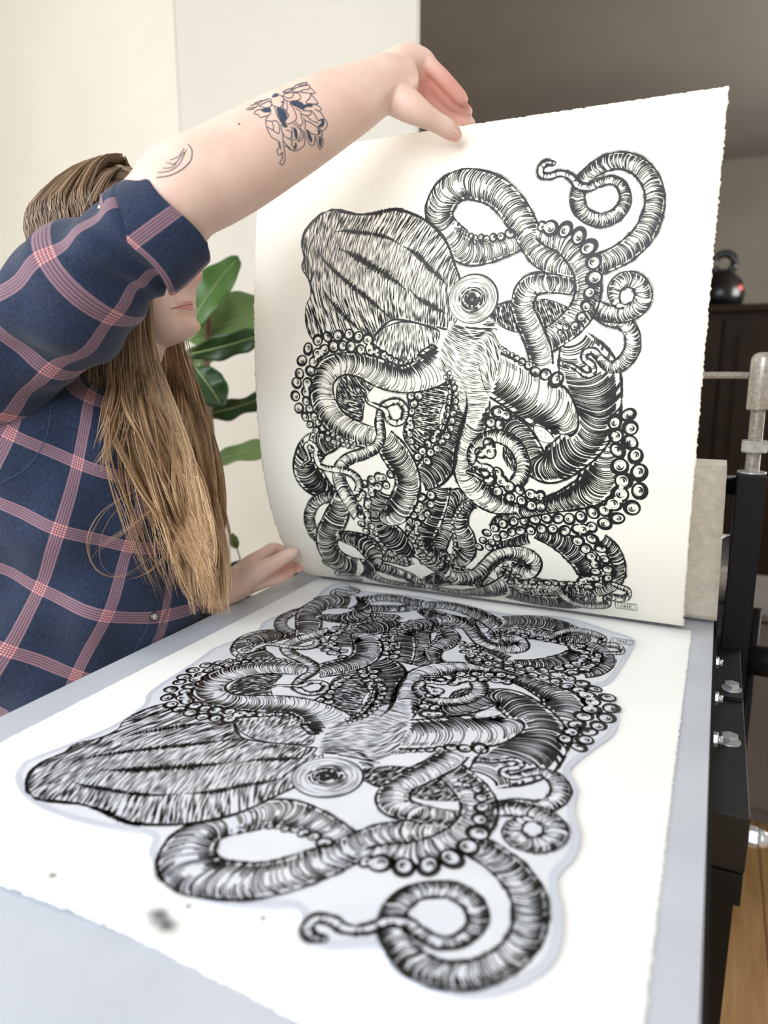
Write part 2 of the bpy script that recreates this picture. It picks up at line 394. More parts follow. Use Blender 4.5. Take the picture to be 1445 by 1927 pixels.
def tube_art(reg, pts, dark=.3, side=0, bow=.35, sp=2.3, outl=1.1, seg=None, ends=(0, 0), hatch=True, echo=True, hi=.45, under=False):
    """an arm: centre line + full width in crop pixels; cross hatched between its two edges"""
    Q = resample(cr(topx(reg, pts), 14), 1.0); T = np.gradient(Q[:, :2], axis=0); T /= np.linalg.norm(T, axis=1)[:, None] + 1e-9
    N = np.stack([-T[:, 1], T[:, 0]], 1); f = px_block if reg[0] == 'B' else px_print
    L = f(Q[:, :2] - N * Q[:, 2:3] / 2); R = f(Q[:, :2] + N * Q[:, 2:3] / 2); n = len(Q)
    cuts = [0] + [int(k * (n - 1)) for k in (seg or [])] + [n - 1]
    for a, b in zip(cuts[:-1], cuts[1:]):
        idn = new_id()
        for i in range(a, b, 3): e_ = min(b, i + 3); fill(np.vstack([L[i:e_ + 1], R[i:e_ + 1][::-1]]), idn)
        for e, i, on_ in ((a, a, ends[0]), (b, b, ends[1])):   # round end
            if on_ and e in (0, n - 1):
                c = (L[i] + R[i]) / 2; r = np.linalg.norm(L[i] - R[i]) / 2; th = np.linspace(0, 2 * math.pi, 25)[:-1]; fill(c + r * np.stack([np.cos(th), np.sin(th)], 1), idn)
        DRAW.append((tube_draw, (idn, L, R, a, b, dark, side, bow, sp, outl, ends, n, hatch, echo, hi)))
    return L, R
def tube_draw(idn, L, R, a, b, dark, side, bow, sp, outl, ends, n, hatch, echo, hi):
    Cn = (L + R) / 2; W = np.linalg.norm(L - R, axis=1)
    for E_, O_ in ((L, R), (R, L)):
        P = E_[a:b + 1]; inn = P + (O_[a:b + 1] - P) * np.clip(1.1 / (W[a:b + 1, None] + 1e-6), .04, .3)
        wob = np.convolve(rng.normal(0, 1, len(P) + 10), np.ones(11) / 11, 'valid')[:len(P)]
        wd = outl * 1.7 * (1 + .9 * wob); ok = look(inn) == idn
        emit(P, np.clip(wd, .6, 4), ok)
        if echo:
            out = P - (O_[a:b + 1] - P) / (W[a:b + 1, None] + 1e-6) * (2.0 + .8 * wob[:, None])
            g = np.convolve(rng.normal(0, 1, len(P) + 30), np.ones(31) / 31, 'valid')[:len(P)]
            emit(out, np.full(len(P), .42), (look(out) == 0) & (g > .02))
    for on_, i in ((ends[0], a), (ends[1], b)):
        if on_ and i in (0, n - 1):
            c = Cn[i]; r = W[i] / 2; d = L[i] - c; th0 = math.atan2(d[1], d[0]); th = th0 + np.linspace(0, math.pi, 16)
            for sg in (1, -1):
                P = c + r * np.stack([np.cos(th0 + sg * (th - th0)), np.sin(th0 + sg * (th - th0))], 1)
                o2 = look(c + (P - c) * 1.25); emit(P, np.full(16, outl), (o2 != idn) & (look(c + (P - c) * .8) == idn))
    if not hatch: return
    sp = sp * .86; K = 11; u = np.linspace(-1, 1, K); i = float(a)
    seglen = np.linalg.norm(np.diff(Cn, axis=0), axis=1); seglen = np.r_[seglen, seglen[-1]] + 1e-6
    while i < b:
        k = int(i); w_ = W[k]; step = sp * rng.uniform(.84, 1.16)
        bi = bow * w_ / seglen[k] * .5
        if w_ < 9 and rng.random() < .62: i += step / seglen[k]; continue
        ii = np.clip(k + bi * (1 - u * u) + rng.normal(0, .5), 0, n - 1.001); i0 = ii.astype(int); fr = (ii - i0)[:, None]
        Lp = L[i0] * (1 - fr) + L[i0 + 1] * fr; Rp = R[i0] * (1 - fr) + R[i0 + 1] * fr
        P = Lp * ((1 - u) / 2)[:, None] + Rp * ((1 + u) / 2)[:, None]
        x = np.abs(u - side * -.35) if side else np.abs(u)
        tone = dark + (1 - dark) * np.clip((x - hi) / (1.05 - hi), 0, 1) ** 1.6 * .75
        if side: tone = tone + .25 * np.clip(u * side, 0, 1)
        tone = np.clip(tone * 1.08 + .10 + rng.normal(0, .06), .12, .93)
        Wd = sp * tone * (1 + .22 * np.sin(u * rng.uniform(2, 6) + rng.uniform(0, 6.28)))
        thr = rng.uniform(-.1, .62) * (1 - dark); ok = (look(P) == idn)
        lowtone = (np.clip((x - .0) / 1.0, 0, 1) < thr) & (tone < .55); 
        if rng.random() < .62: ok = ok & ~lowtone
        c0, c1 = sorted(rng.uniform(0, 1, 2)); Wd = Wd * np.where((u > -1) & (u < 1), 1, .8)
        emit(P, Wd, ok); i += step / seglen[k]
def field(samples, P):
    S = np.array(samples, float); d = ((P[:, None, :] - S[None, :, :2]) ** 2).sum(2) + 30; w_ = 1 / d ** 1.5
    a = np.radians(S[:, 2]); vx = (w_ * np.cos(2 * a)).sum(1); vy = (w_ * np.sin(2 * a)).sum(1); ang = np.arctan2(vy, vx) / 2
    return ang, (w_ * S[:, 3]).sum(1) / w_.sum(1)
def poly_art(reg, pts, samples, sp=2.3, ln=16, outl=1.6, edge=.35, smooth=6, outline=True, skip=()):
    """free shape: field hatching; samples are (x, y, angle in degrees on the photo, tone)"""
    Q = resample(cr(np.vstack([pts, pts[:1]]), smooth) if smooth > 1 else np.vstack([pts, pts[:1]]).astype(float), 4); A = to_art(reg, Q); idn = new_id(); fill(A, idn)
    S = topx(reg, np.array([s[:2] for s in samples], float)); 
    f = px_block if reg[0] == 'B' else px_print; a0 = f(S)
    ang = np.radians([s[2] for s in samples]); a1 = f(S + 3 * np.stack([np.cos(ang), np.sin(ang)], 1)); dd = a1 - a0
    SS = np.column_stack([a0, np.degrees(np.arctan2(dd[:, 1], dd[:, 0])), [s[3] for s in samples]])
    DRAW.append((poly_draw, (idn, A, SS, sp, ln, outl, edge, outline)))
    return idn
def poly_draw(idn, A, SS, sp, ln, outl, edge, outline):
    lo, hi_ = A.min(0), A.max(0); cell_a = ln * (.62 if np.median(SS[:, 3]) < .5 else .42); cells = []
    ang0 = np.radians(np.median(SS[:, 2])); ux = np.array([math.cos(ang0), math.sin(ang0)]); uy = np.array([-ux[1], ux[0]])
    c = (lo + hi_) / 2; Rr = np.linalg.norm(hi_ - lo) / 2
    for b_ in np.arange(-Rr, Rr, sp):
        for a_ in np.arange(-Rr, Rr, cell_a): cells.append(c + ux * (a_ + rng.uniform(-.5, .5) * cell_a) + uy * (b_ + rng.uniform(-.25, .25) * sp))
    S = np.array(cells); S = S[look(S) == idn]
    if len(S):
        n = 9; half = (n - 1) // 2; st = ln / n; T = np.zeros((n, len(S), 2)); T[half] = S; tone0 = None
        for sg in (1, -1):
            p = S.copy()
            for k in range(1, half + 1):
                a_, tn = field(SS, p)
                if tone0 is None: tone0 = tn
                p = p + sg * st * np.stack([np.cos(a_), np.sin(a_)], 1); T[half + sg * k] = p
        eA = A[::3]
        for k in range(len(S)):
            P = T[:, k]; m = rng.uniform(.55, 1); h = int(round((1 - m) * half)); P = P[h:n - h]
            d = np.sqrt(((P[len(P) // 2] - eA) ** 2).sum(1).min()); tn = tone0[k] * 1.4 + .04 + edge * math.exp(-d / 7)
            if rng.random() > tn * 2.2 + .25: continue
            wd = sp * np.clip(tn * rng.uniform(.7, 1.3), .1, .95) * taper(len(P), .4); emit(P, wd, look(P) == idn)
    if outline:
        P = resample(np.vstack([A, A[:1]]), 1.2); c = A.mean(0); nn = np.gradient(P, axis=0); nn = np.stack([-nn[:, 1], nn[:, 0]], 1); nn /= np.linalg.norm(nn, axis=1)[:, None] + 1e-9
        wob = np.convolve(rng.normal(0, 1, len(P) + 16), np.ones(17) / 17, 'valid')[:len(P)]
        ok = (look(P + nn * 1.2) == idn) | (look(P - nn * 1.2) == idn); emit(P, np.clip(outl * (1 + 1.6 * wob), .5, outl * 2.2), ok)
def sucker(c, rx, ry=None, rot=0.0, black=.5):
    ry = ry or rx; idn = new_id(); th = np.linspace(0, 2 * math.pi, 21); cs, sn = math.cos(rot), math.sin(rot)
    def el(k, t_): x, y = rx * k * np.cos(t_), ry * k * np.sin(t_); return np.stack([c[0] + x * cs - y * sn, c[1] + x * sn + y * cs], 1)
    fill(el(1.0, th[:-1]), idn); fi = rng.uniform(0, 6.28)
    def go():
        P = el(1.12, th); ok = np.isin(look(P), list(SUCK), invert=True) | (look(P) == idn)
        emit(P, np.full(21, max(.9, rx * black)) * (1 + .4 * np.sin(th + fi)), ok)
        inner = look(np.array([c]))[0] == idn
        if inner and rx > 1.6:
            t2 = np.linspace(fi, fi + 3.2, 9); emit(el(.52, t2), rx * .30 * taper(9, .4), look(el(.52, t2)) == idn)
            t3 = np.linspace(fi + 3.6, fi + 5.2, 6); emit(el(.72, t3), np.full(6, .35), look(el(.72, t3)) == idn)
            if rx > 3: emit(el(.2, np.linspace(fi + 1, fi + 4, 5)), np.full(5, rx * .22), np.ones(5, bool))
    DRAW.append((lambda: go(), ())); SUCK.add(idn); return idn
SUCK = set()
def sucker_row(reg, pts, r0, r1, rows=1, gap=2.1, peak=None):
    """suckers along a line of crop pixels; r in mm from start to end (peak in the middle)"""
    A = to_art(reg, resample(cr(np.asarray(pts, float)[:, :2], 10), 4)); d = np.r_[0, np.cumsum(np.linalg.norm(np.diff(A, axis=0), axis=1))]
    T = np.gradient(A, axis=0); T /= np.linalg.norm(T, axis=1)[:, None] + 1e-9; N = np.stack([-T[:, 1], T[:, 0]], 1); q = 0.0; k = 0
    while q < d[-1]:
        f = q / d[-1]; r = r0 + (r1 - r0) * f if peak is None else (r0 + (peak - r0) * f * 2 if f < .5 else peak + (r1 - peak) * (f * 2 - 1))
        p = np.array([np.interp(q, d, A[:, 0]), np.interp(q, d, A[:, 1])]); nn = np.array([np.interp(q, d, N[:, 0]), np.interp(q, d, N[:, 1])])
        for j in range(rows):
            off = (j - (rows - 1) / 2) * r * 2.4; c = p + nn * (off + rng.normal(0, r * .12)) + (T[0] * 0 if j == 0 else np.array([np.interp(q + r, d, A[:, 0]), np.interp(q + r, d, A[:, 1])]) - p)
            e = rng.uniform(.8, 1.05); sucker(c, r * rng.uniform(.88, 1.08), r * e * .95, rng.uniform(0, 3))
        q += r * max(gap, 2.32); k += 1
def line_art(reg, pts, w0, clip=None, jag=0.0, sm=8):
    A = to_art(reg, resample(cr(np.asarray(pts, float), sm), 2.0)); 
    def go():
        wd = np.full(len(A), w0) * taper(len(A), .3)
        if jag: wd = wd * np.clip(1 + jag * rng.normal(0, 1, len(A)), .1, 2.4)
        emit(A, wd, np.ones(len(A), bool) if clip is None else look(A) == clip)
    DRAW.append((go, ()))
# ---- far arms, upper right
tube_art('R2', [(600,548,95),(480,590,118),(380,612,145),(290,608,165),(205,545,170),(150,465,145),(135,390,150),(180,300,158),(265,252,165),(350,258,170),(430,285,170),(500,340,165),(560,420,160),(600,490,150),(640,560,145),(690,630,145),(750,675,135),(820,705,120),(880,722,100)], .36, 0, -.4, 2.3, 1.4, seg=[.30])
sucker_row('R2', [(222,490),(300,530),(380,545),(470,535),(545,512)], 1.2, 5.6, 1, 2.0)
tube_art('R2', [(960,700,110),(1060,665,115),(1150,615,118),(1240,530,118),(1290,430,112),(1308,330,108),(1285,235,108),(1220,155,104),(1125,122,94),(1030,142,84),(950,195,76),(900,265,72),(888,345,78),(925,415,76),(1010,447,74),(1095,418,70),(1146,345,64),(1130,265,56),(1070,228,46),(1000,245,46),(945,268,44),(890,258,40),(850,212,36),(795,192,32),(735,207,34),(690,200,34),(688,160,32),(720,135,30),(755,138,24)], .34, 1, .35, 2.2, 1.5, seg=[.53,.80], ends=(0,1))
poly_art('R2', [(420,915),(470,900),(530,890),(560,960),(580,1050),(520,1045),(450,1010),(410,970)], [(500,960,75,.75)], 2.3, 14)
poly_art('R2', [(640,890),(700,875),(790,900),(850,940),(800,990),(720,1030),(660,990)], [(740,950,70,.72)], 2.3, 14)
tube_art('R2', [(900,815,90),(790,795,98),(700,788,108),(640,800,116)], .4, 1, -.35)
# K, G, H: the big right-hand arms
tube_art('R4', [(1130,640,170),(1115,760,230),(1100,880,270),(1080,985,280),(1015,1085,240),(900,1140,175),(760,1185,120),(620,1222,95),(480,1258,78),(390,1300,62),(345,1350,40)], .46, 1, .45, 2.3, 1.6, hi=.25)
G_ = tube_art('R4', [(900,60,200),(955,180,340),(1010,310,410),(1045,440,370),(1050,590,315),(985,730,300),(870,850,270),(740,925,240),(640,900,190),(570,800,200),(500,700,190),(420,640,150),(350,610,120)], .48, -1, .5, 2.3, 1.8, hi=.25)
tube_art('R4', [(1090,1420,70),(1165,1500,90),(1205,1590,90),(1200,1680,90),(1130,1745,100),(1020,1765,100),(870,1765,100),(720,1755,105),(570,1735,120),(455,1695,110),(405,1640,60)], .5, 1, .35, 2.4, 1.4, ends=(0,1))
tube_art('R4', [(640,1385,60),(780,1430,110),(890,1490,160),(970,1560,180),(1020,1640,190),(1020,1710,150)], .6, 1, .35, 2.4, 1.4)
tube_art('R4', [(600,1420,60),(520,1440,60),(430,1470,60),(380,1500,50)], .7)
# F and E: slim arms at the right
tube_art('R2', [(960,930,60),(1050,985,70),(1130,1000,80),(1180,1060,84),(1185,1140,84),(1140,1215,76),(1070,1245,62),(1015,1205,46),(975,1160,38),(930,1165,34),(925,1200,34),(965,1235,36),(970,1278,30),(930,1288,28),(890,1260,24),(850,1235,22),(815,1226,20)], .28, -1, .35, 2.4, 1.4, ends=(0,1), seg=[.5])
tube_art('R2', [(985,925,90),(1060,955,88),(1140,955,92),(1215,920,92),(1245,850,96),(1215,785,92),(1150,768,86),(1095,805,78),(1085,860,62),(1105,905,40),(1140,915,16)], .3, 1, -.35, 2.4, 1.3, seg=[.45])
# tails along the bottom, drawn from the block where they lie flat
poly_art('BB', [(780,310),(850,285),(940,300),(965,320),(930,360),(860,390),(800,380),(770,345)], [(860,340,100,.5)], 2.2, 14, smooth=4)
tube_art('BB', [(320,205,70),(430,205,76),(560,210,84),(680,232,92),(790,262,86),(880,290,50)], .6, -1, .3, 2.4, 1.6)
tube_art('BB', [(225,310,50),(260,280,48),(340,266,40),(450,284,42),(560,312,48),(660,326,54),(730,296,52),(810,276,44),(900,278,40),(990,302,42),(1050,332,40),(1020,356,34),(1060,372,34),(1130,380,34),(1180,405,34),(1170,432,26),(1090,434,20),(1040,440,15),(1085,470,12),(1120,492,10),(1132,486,8)], .3, 1, .3, 2.0, 1.2, ends=(0,1))
tube_art('BA', [(1290,312,60),(1180,318,70),(1080,308,78),(980,282,80),(890,246,70),(820,212,50)], .5, 1, .3, 2.3, 1.5)
tube_art('BA', [(440,206,40),(560,216,44),(700,216,46),(820,200,46),(910,190,46),(1010,196,50),(1110,214,58),(1210,250,72),(1300,296,86),(1370,344,100)], .42, -1, .3, 2.2, 1.4)
tube_art('BA', [(860,186,46),(780,170,50),(690,150,46),(560,142,46),(460,160,58),(400,194,62),(412,226,44),(470,252,28),(570,264,22),(660,270,22),(690,286,20),(656,306,18),(690,318,18),(740,314,16),(772,300,14)], .4, 1, .3, 2.2, 1.4, ends=(0,1))
tube_art('BA', [(372,166,30),(330,146,28),(270,130,26),(236,112,24),(262,92,22),(310,98,20),(370,106,20),(412,98,18),(395,82,15),(345,72,13)], .15, 0, .3, 2.6, 1.1, ends=(0,1))
tube_art('BA', [(296,150,20),(240,140,24),(170,142,28),(122,162,30),(160,184,28),(225,184,26),(280,166,20)], .12, 0, .3, 2.8, 1.1, ends=(0,1))
# C: the arm that shows its suckers
tube_art('R2', [(672,505,80),(740,535,120),(820,565,140),(890,635,150),(935,730,140),(945,830,140),(915,930,140),(850,1010,140),(780,1065,135),(710,1110,130)], .33, -1, -.3, 2.3, 1.4)
sucker_row('R2', [(690,480),(735,487)], 5.0, 8.0, 1, 1.9)
sucker_row('R2', [(738,487),(815,495),(870,525),(922,567),(960,630),(978,695),(976,765),(958,852),(925,930),(880,1010),(822,1030),(790,1060)], 7.6, 3.2, 1, 2.15, 7.6)
# D front part
tube_art('R2', [(720,785,106),(640,800,120),(600,850,124),(588,920,120),(612,990,126),(650,1075,128),(680,1160,132),(692,1240,124)], .26, 1, .4, 2.5, 1.5)
# ---- head
head = poly_art('R1', [(240,545),(340,512),(500,545),(620,538),(760,508),(870,532),(980,582),(1080,662),(1150,762),(1192,880),(1230,985),(1260,1100),(1240,1250),(1160,1362),(1050,1345),(880,1310),(760,1300),(690,1345),(590,1430),(450,1425),(300,1425),(190,1440),(140,1340),(135,1210),(172,1120),(160,1020),(108,930),(126,850),(106,770),(120,690),(175,605)],
  [(250,650,100,.42),(200,900,95,.40),(200,1250,75,.55),(450,620,112,.40),(700,620,115,.42),(900,640,125,.45),(1080,800,125,.35),(600,830,100,.26),(800,850,105,.24),(980,1000,105,.24),(420,950,98,.28),(650,1080,98,.28),(850,1180,95,.28),(1080,1150,95,.42),(350,1250,70,.45),(520,1250,70,.38),(520,1380,60,.8),(1100,1330,95,.75),(760,1280,80,.75)], 1.9, 24, 2.8, .5)
for pts, w_ in (([(335,672),(400,664),(470,670),(560,680),(640,690),(730,716),(810,760)], 2.4), ([(830,775),(880,800),(960,860),(1020,930),(1100,1000),(1150,1060)], 3.0), ([(375,792),(480,840),(600,910),(700,972),(800,1042),(850,1085)], 4.6), ([(880,1080),(930,1140),(1020,1190),(1080,1225),(1150,1260)], 2.8), ([(215,800),(270,880),(340,950),(430,1030),(520,1100),(620,1180),(720,1270),(770,1300)], 3.2), ([(255,1070),(300,1150),(380,1240),(450,1310),(530,1380)], 3.2)):
    line_art('R1', pts, w_ * 1.75, head, .6)
line_art('R1', [(300,520),(500,545),(620,540),(760,512),(870,532),(980,582),(1080,662),(1150,762),(1192,880)], 4.5, head, .4)
# lobe between head and body, dark blobs and webs
lobe = poly_art('R3', [(610,150),(660,90),(730,45),(810,22),(900,26),(990,50),(1070,85),(1060,150),(1010,230),(940,270),(860,290),(780,275),(710,235),(650,190)], [(720,130,100,.32),(850,90,92,.22),(960,120,85,.25),(860,230,92,.6),(980,200,80,.45)], 2.2, 17, 1.6, .25)
poly_art('R3', [(400,395),(480,365),(560,385),(640,430),(600,490),(570,540),(555,620),(540,690),(470,670),(400,610),(375,530),(380,450)], [(480,480,55,.74),(480,600,20,.78)], 2.5, 15, 1.8)
poly_art('R3', [(850,510),(940,490),(1040,460),(1110,395),(1150,440),(1140,560),(1110,680),(1060,790),(980,900),(940,960),(880,890),(830,800),(830,740),(870,640),(860,560)], [(1000,560,10,.62),(1000,700,10,.68),(950,850,40,.6)], 2.5, 15, 1.8)
sucker_row('R3', [(880,530),(930,520),(900,590),(880,650),(850,745),(880,720),(870,800),(905,860)], 5.0, 4.4, 1, 2.2)
tube_art('R3', [(420,800,90),(320,835,140),(225,870,190),(175,960,180),(180,1040,185),(230,1110,170),(300,1165,110),(370,1195,70)], .76, 1, .4, 2.5, 1.6)
# Y, Z, AA: lower middle arms
tube_art('R3', [(1250,1205,90),(1190,1215,120),(1130,1260,125),(1105,1340,118),(1115,1420,112),(1085,1500,110),(1070,1580,100),(1120,1640,80),(1200,1640,110),(1255,1580,125),(1250,1490,125),(1215,1410,110),(1225,1320,100),(1280,1255,80),(1330,1250,60)], .5, 1, -.35, 2.3, 1.4, seg=[.5])
sucker_row('R3', [(1290,1240),(1230,1270),(1190,1320),(1165,1380),(1165,1450),(1185,1530),(1170,1600),(1110,1640)], 2.2, 4.0, 1, 2.0)
tube_art('R3', [(1085,1130,130),(1060,1230,150),(1010,1330,190),(960,1420,210),(940,1510,190),(985,1590,140),(1060,1660,115),(1150,1715,95),(1250,1738,92)], .6, -1, .35, 2.3, 1.4)
tube_art('R4', [(40,1655,62),(110,1690,84),(180,1692,86),(245,1668,92),(305,1610,96),(370,1550,96),(460,1520,92),(560,1535,105),(625,1585,115),(610,1645,90),(540,1640,110),(470,1610,90)], .36, 1, .4, 2.3, 1.4, seg=[.72])
sucker_row('R4', [(420,1610),(470,1650),(520,1690)], 3.6, 3.4, 2, 1.9)
sucker_row('R3', [(985,1195),(980,1275),(930,1340),(890,1405),(905,1470),(940,1560),(1010,1625),(1080,1690)], 5.6, 2.8, 2, 1.95)
tube_art('R3', [(700,1170,120),(660,1260,130),(660,1350,130),(710,1430,140),(775,1500,150),(840,1570,120),(890,1620,60)], .7, 1, .35, 2.4, 1.5)
sucker_row('R3', [(710,1055),(712,1090),(650,1115),(590,1130),(580,1190),(550,1245),(560,1310),(560,1370),(600,1440),(640,1510),(700,1575),(775,1610),(850,1640),(890,1650)], 5.4, 3.0, 2, 2.0, 5.2)
# W, X: left lower ring
tube_art('R3', [(400,1215,70),(320,1208,74),(240,1240,74),(195,1305,70),(190,1380,66),(215,1450,64),(250,1500,50)], .42, 1, .4, 2.3, 1.4)
tube_art('R3', [(400,1225,120),(385,1310,150),(345,1400,165),(312,1480,150),(318,1560,130),(380,1640,125),(470,1680,122),(580,1690,110),(640,1640,90),(600,1560,130),(520,1505,100),(430,1480,76),(380,1470,50)], .56, 1, .4, 2.3, 1.5, seg=[.56])
# S2 limb with the sucker column
tube_art('R3', [(1185,400,90),(1215,500,110),(1205,640,120),(1175,760,130),(1130,880,170),(1060,1000,210),(990,1070,200),(935,1120,120)], .62, -1, -.35, 2.4, 1.7)
sucker_row('R3', [(1125,375),(1150,440),(1165,520),(1155,600),(1140,680),(1110,755),(1060,830),(1000,890),(950,960)], 2.6, 5.6, 2, 2.0)
poly_art('R3', [(1115,570),(1125,620),(1105,690),(1080,760),(1070,740),(1075,650),(1095,590)], [(1100,650,90,0.0)], 4, 6, .9, 0)
line_art('R3', [(1252,495),(1258,600),(1222,740),(1188,880),(1170,1030),(1120,1110)], 6.5, None, .25)
# O and N: the left arm that shows its suckers
tube_art('R3', [(690,800,130),(760,900,180),(830,1010,170),(858,1110,170),(835,1220,180),(780,1310,180),(720,1340,120),(700,1290,60)], .44, 1, .4, 2.3, 1.5)
tube_art('R3', [(1110,250,230),(1040,320,270),(940,385,220),(820,412,180),(690,378,190),(560,322,168),(430,305,150),(325,345,165),(275,440,155),(282,560,165),(345,670,168),(445,748,165),(555,795,155),(660,815,150)], .22, 1, -.4, 2.5, 1.3, hi=.35)
sucker_row('R3', [(960,262),(860,292),(790,290),(715,260),(640,215),(560,185)], 1.6, 6.4, 1, 2.0)
sucker_row('R3', [(610,180),(520,165),(430,145),(340,160),(240,195),(190,260),(165,330),(155,400),(130,480),(140,570),(180,650),(230,720),(290,780),(370,820),(450,850),(520,868)], 6.2, 2.2, 2, 2.0, 6.8)
# thin arms over it
tube_art('R3', [(525,1350,70),(480,1265,88),(430,1180,90),(395,1100,84),(395,1020,84),(450,955,80),(560,915,76),(640,870,70),(675,795,62),(665,700,56),(680,615,50),(720,575,44),(790,562,40),(838,610,44),(830,680,44),(775,710,40),(725,680,36),(705,625,32),(640,590,26),(590,568,18),(560,520,14),(500,520,16),(465,498,14)], .28, 1, .35, 2.4, 1.3, ends=(0,1), seg=[.55,.78])
tube_art('R3', [(515,1180,46),(528,1120,48),(490,1060,46),(420,1032,42),(330,1020,36),(262,1000,34),(234,940,32),(235,880,30),(195,842,30),(162,868,28),(180,920,24),(190,960,20),(155,985,16),(140,1012,12)], .14, 1, .3, 2.8, 1.3, ends=(0,1), seg=[.4])
# body, J, curl I, H
jarm = tube_art('R4', [(200,380,190),(255,500,150),(235,640,150),(185,770,150),(160,890,150),(185,1000,170),(265,1100,180),(370,1175,150),(460,1210,90),(520,1215,60)], .27, -1, .4, 2.5, 1.5)
tube_art('R4', [(140,150,200),(230,220,250),(330,285,290),(470,365,310),(610,450,330),(735,530,340),(822,640,235),(815,720,110)], .26, 1, .5, 2.3, 1.6, hi=.35)
body = poly_art('P', [(846,606),(870,614),(900,614),(926,602),(938,630),(940,670),(930,720),(912,770),(890,800),(868,770),(856,730),(838,705),(822,690),(832,650)], [(870,622,12,.6),(905,622,-8,.6),(845,640,40,.3),(838,675,60,.24),(880,650,15,.26),(925,650,70,.3),(925,700,80,.26),(885,690,12,.2),(890,730,5,.24),(905,750,-5,.26),(868,720,25,.24),(850,700,50,.24)], 2.1, 20, .1, .0, outline=False)
line_art('R4', [(240,180),(265,280),(290,380),(340,480)], 1.0, None, .5)
sucker_row('R4', [(400,112),(440,145),(495,185),(550,225),(620,265),(690,305),(770,320),(850,372)], 1.6, 8.2, 1, 1.95)
sucker_row('R4', [(385,560),(330,640),(400,650),(440,580)], 7.0, 6.0, 1, 2.2)
poly_art('R4', [(625,650),(700,670),(770,740),(740,770),(680,760),(640,720)], [(690,710,30,0.0)], 5, 6, 1.2, 0)
# suckers inside the curl and along J
sucker_row('R4', [(265,835),(330,775),(345,800),(320,865),(280,880)], 6.6, 7.6, 1, 2.0)
sucker_row('R4', [(350,985),(380,1050),(450,1100),(540,1130),(620,1165),(680,1175)], 6.4, 6.0, 2, 1.9)
poly_art('R4', [(425,790),(480,830),(500,900),(490,960),(455,930),(425,870)], [(460,860,70,.8)], 2.4, 12, 1.2)
tube_art('R4', [(500,1060,90),(545,990,96),(558,910,96),(525,820,92),(460,755,90),(370,725,84),(285,752,80),(222,820,72),(212,890,58),(255,930,46),(315,938,40),(350,975,40),(330,1025,36),(280,1015,28),(230,985,22),(180,970,18)], .2, 1, .4, 2.6, 1.6, ends=(0,1), seg=[.55], hi=.5)
# sucker bands of K and L
sucker_row('R4', [(1225,585),(1235,680),(1240,770),(1260,860),(1285,960),(1290,1060),(1265,1150),(1200,1225),(1110,1270)], 6.6, 7.2, 2, 1.9, 8.6)
sucker_row('R4', [(1090,1275),(980,1310),(860,1330),(740,1325),(620,1330),(510,1335),(420,1360),(345,1400),(300,1455),(290,1500)], 7.0, 5.0, 2, 1.95)
sucker_row('R4', [(930,1390),(1000,1450),(1060,1530),(1090,1620),(1075,1700),(980,1730)], 6.6, 6.0, 2, 1.9)
sucker_row('R4', [(930,1728),(840,1728),(740,1724),(640,1722),(560,1718),(470,1720)], 4.4, 4.6, 1, 2.0)
# eye over everything around it
EC = to_art('R1', [(1330,1150)])[0]; ER = 31.0
eye_id = new_id(); th = np.linspace(0, 2 * math.pi, 49)
def ering(r, k=1.0, c=None): c = EC if c is None else c; return c + np.stack([r * np.cos(th), r * k * np.sin(th)], 1)
fill(ering(ER, .93)[:-1], eye_id)
def draw_eye():
    emit(ering(ER, .93), 1.5 + .8 * np.sin(th + 2), np.ones(49, bool))
    for r in np.arange(ER - 2, 8, -1.55):
        c = EC + np.array([.4, .5]) * (ER - r) * .08
        a0 = rng.uniform(0, 6.28); 
        for q in range(3):
            t0 = a0 + q * 2.1; tt = np.linspace(t0, t0 + rng.uniform(.5, 1.7), 14); P = c + r * np.stack([np.cos(tt), .93 * np.sin(tt)], 1)
            emit(P, np.full(14, .55 if r > 19 else 1.0) * taper(14), np.ones(14, bool))
    for r, w_ in ((16, 1.5), (12.6, 2.2), (9, 2.4), (6, 3.2), (3, 3.6)): 
        c = EC + np.array([-1.0, 1.0]); emit(c + (ering(r, .9) - EC), np.clip(w_ * (1 + .45 * np.sin(3 * th + r)), .3, 5), rng.random(49) > (.12 if r > 7 else 0.03))
DRAW.append((draw_eye, ()))
for fn, args in DRAW: fn(*args)
# artist's stamp at the bottom right: a frame with three letters, set as flat strokes
SC = to_art('BB', [(1178, 350)])[0]
for k in (0, 1):
    a, b = 13.5 - 3 * k, 8.5 - 2.2 * k
    STROKES.append((SC + np.array([(-a, -b), (a, -b), (a, b), (-a, b), (-a, -b)], float), np.full(5, 1.2 if k == 0 else .6)))
for L_ in ([(-7, -4), (-5, 4), (-3, -4)], [(-1.5, -4), (-1.5, 4)], [(-1.5, 0), (2, 0)], [(2, -4), (2, 4)], [(8, -4), (4.5, -4), (4.5, 4), (8, 4)], [(4.5, 0), (7, 0)]):
    P = np.array(L_, float); P[:, 1] *= -1; STROKES.append((SC + P, np.full(len(P), 1.1)))

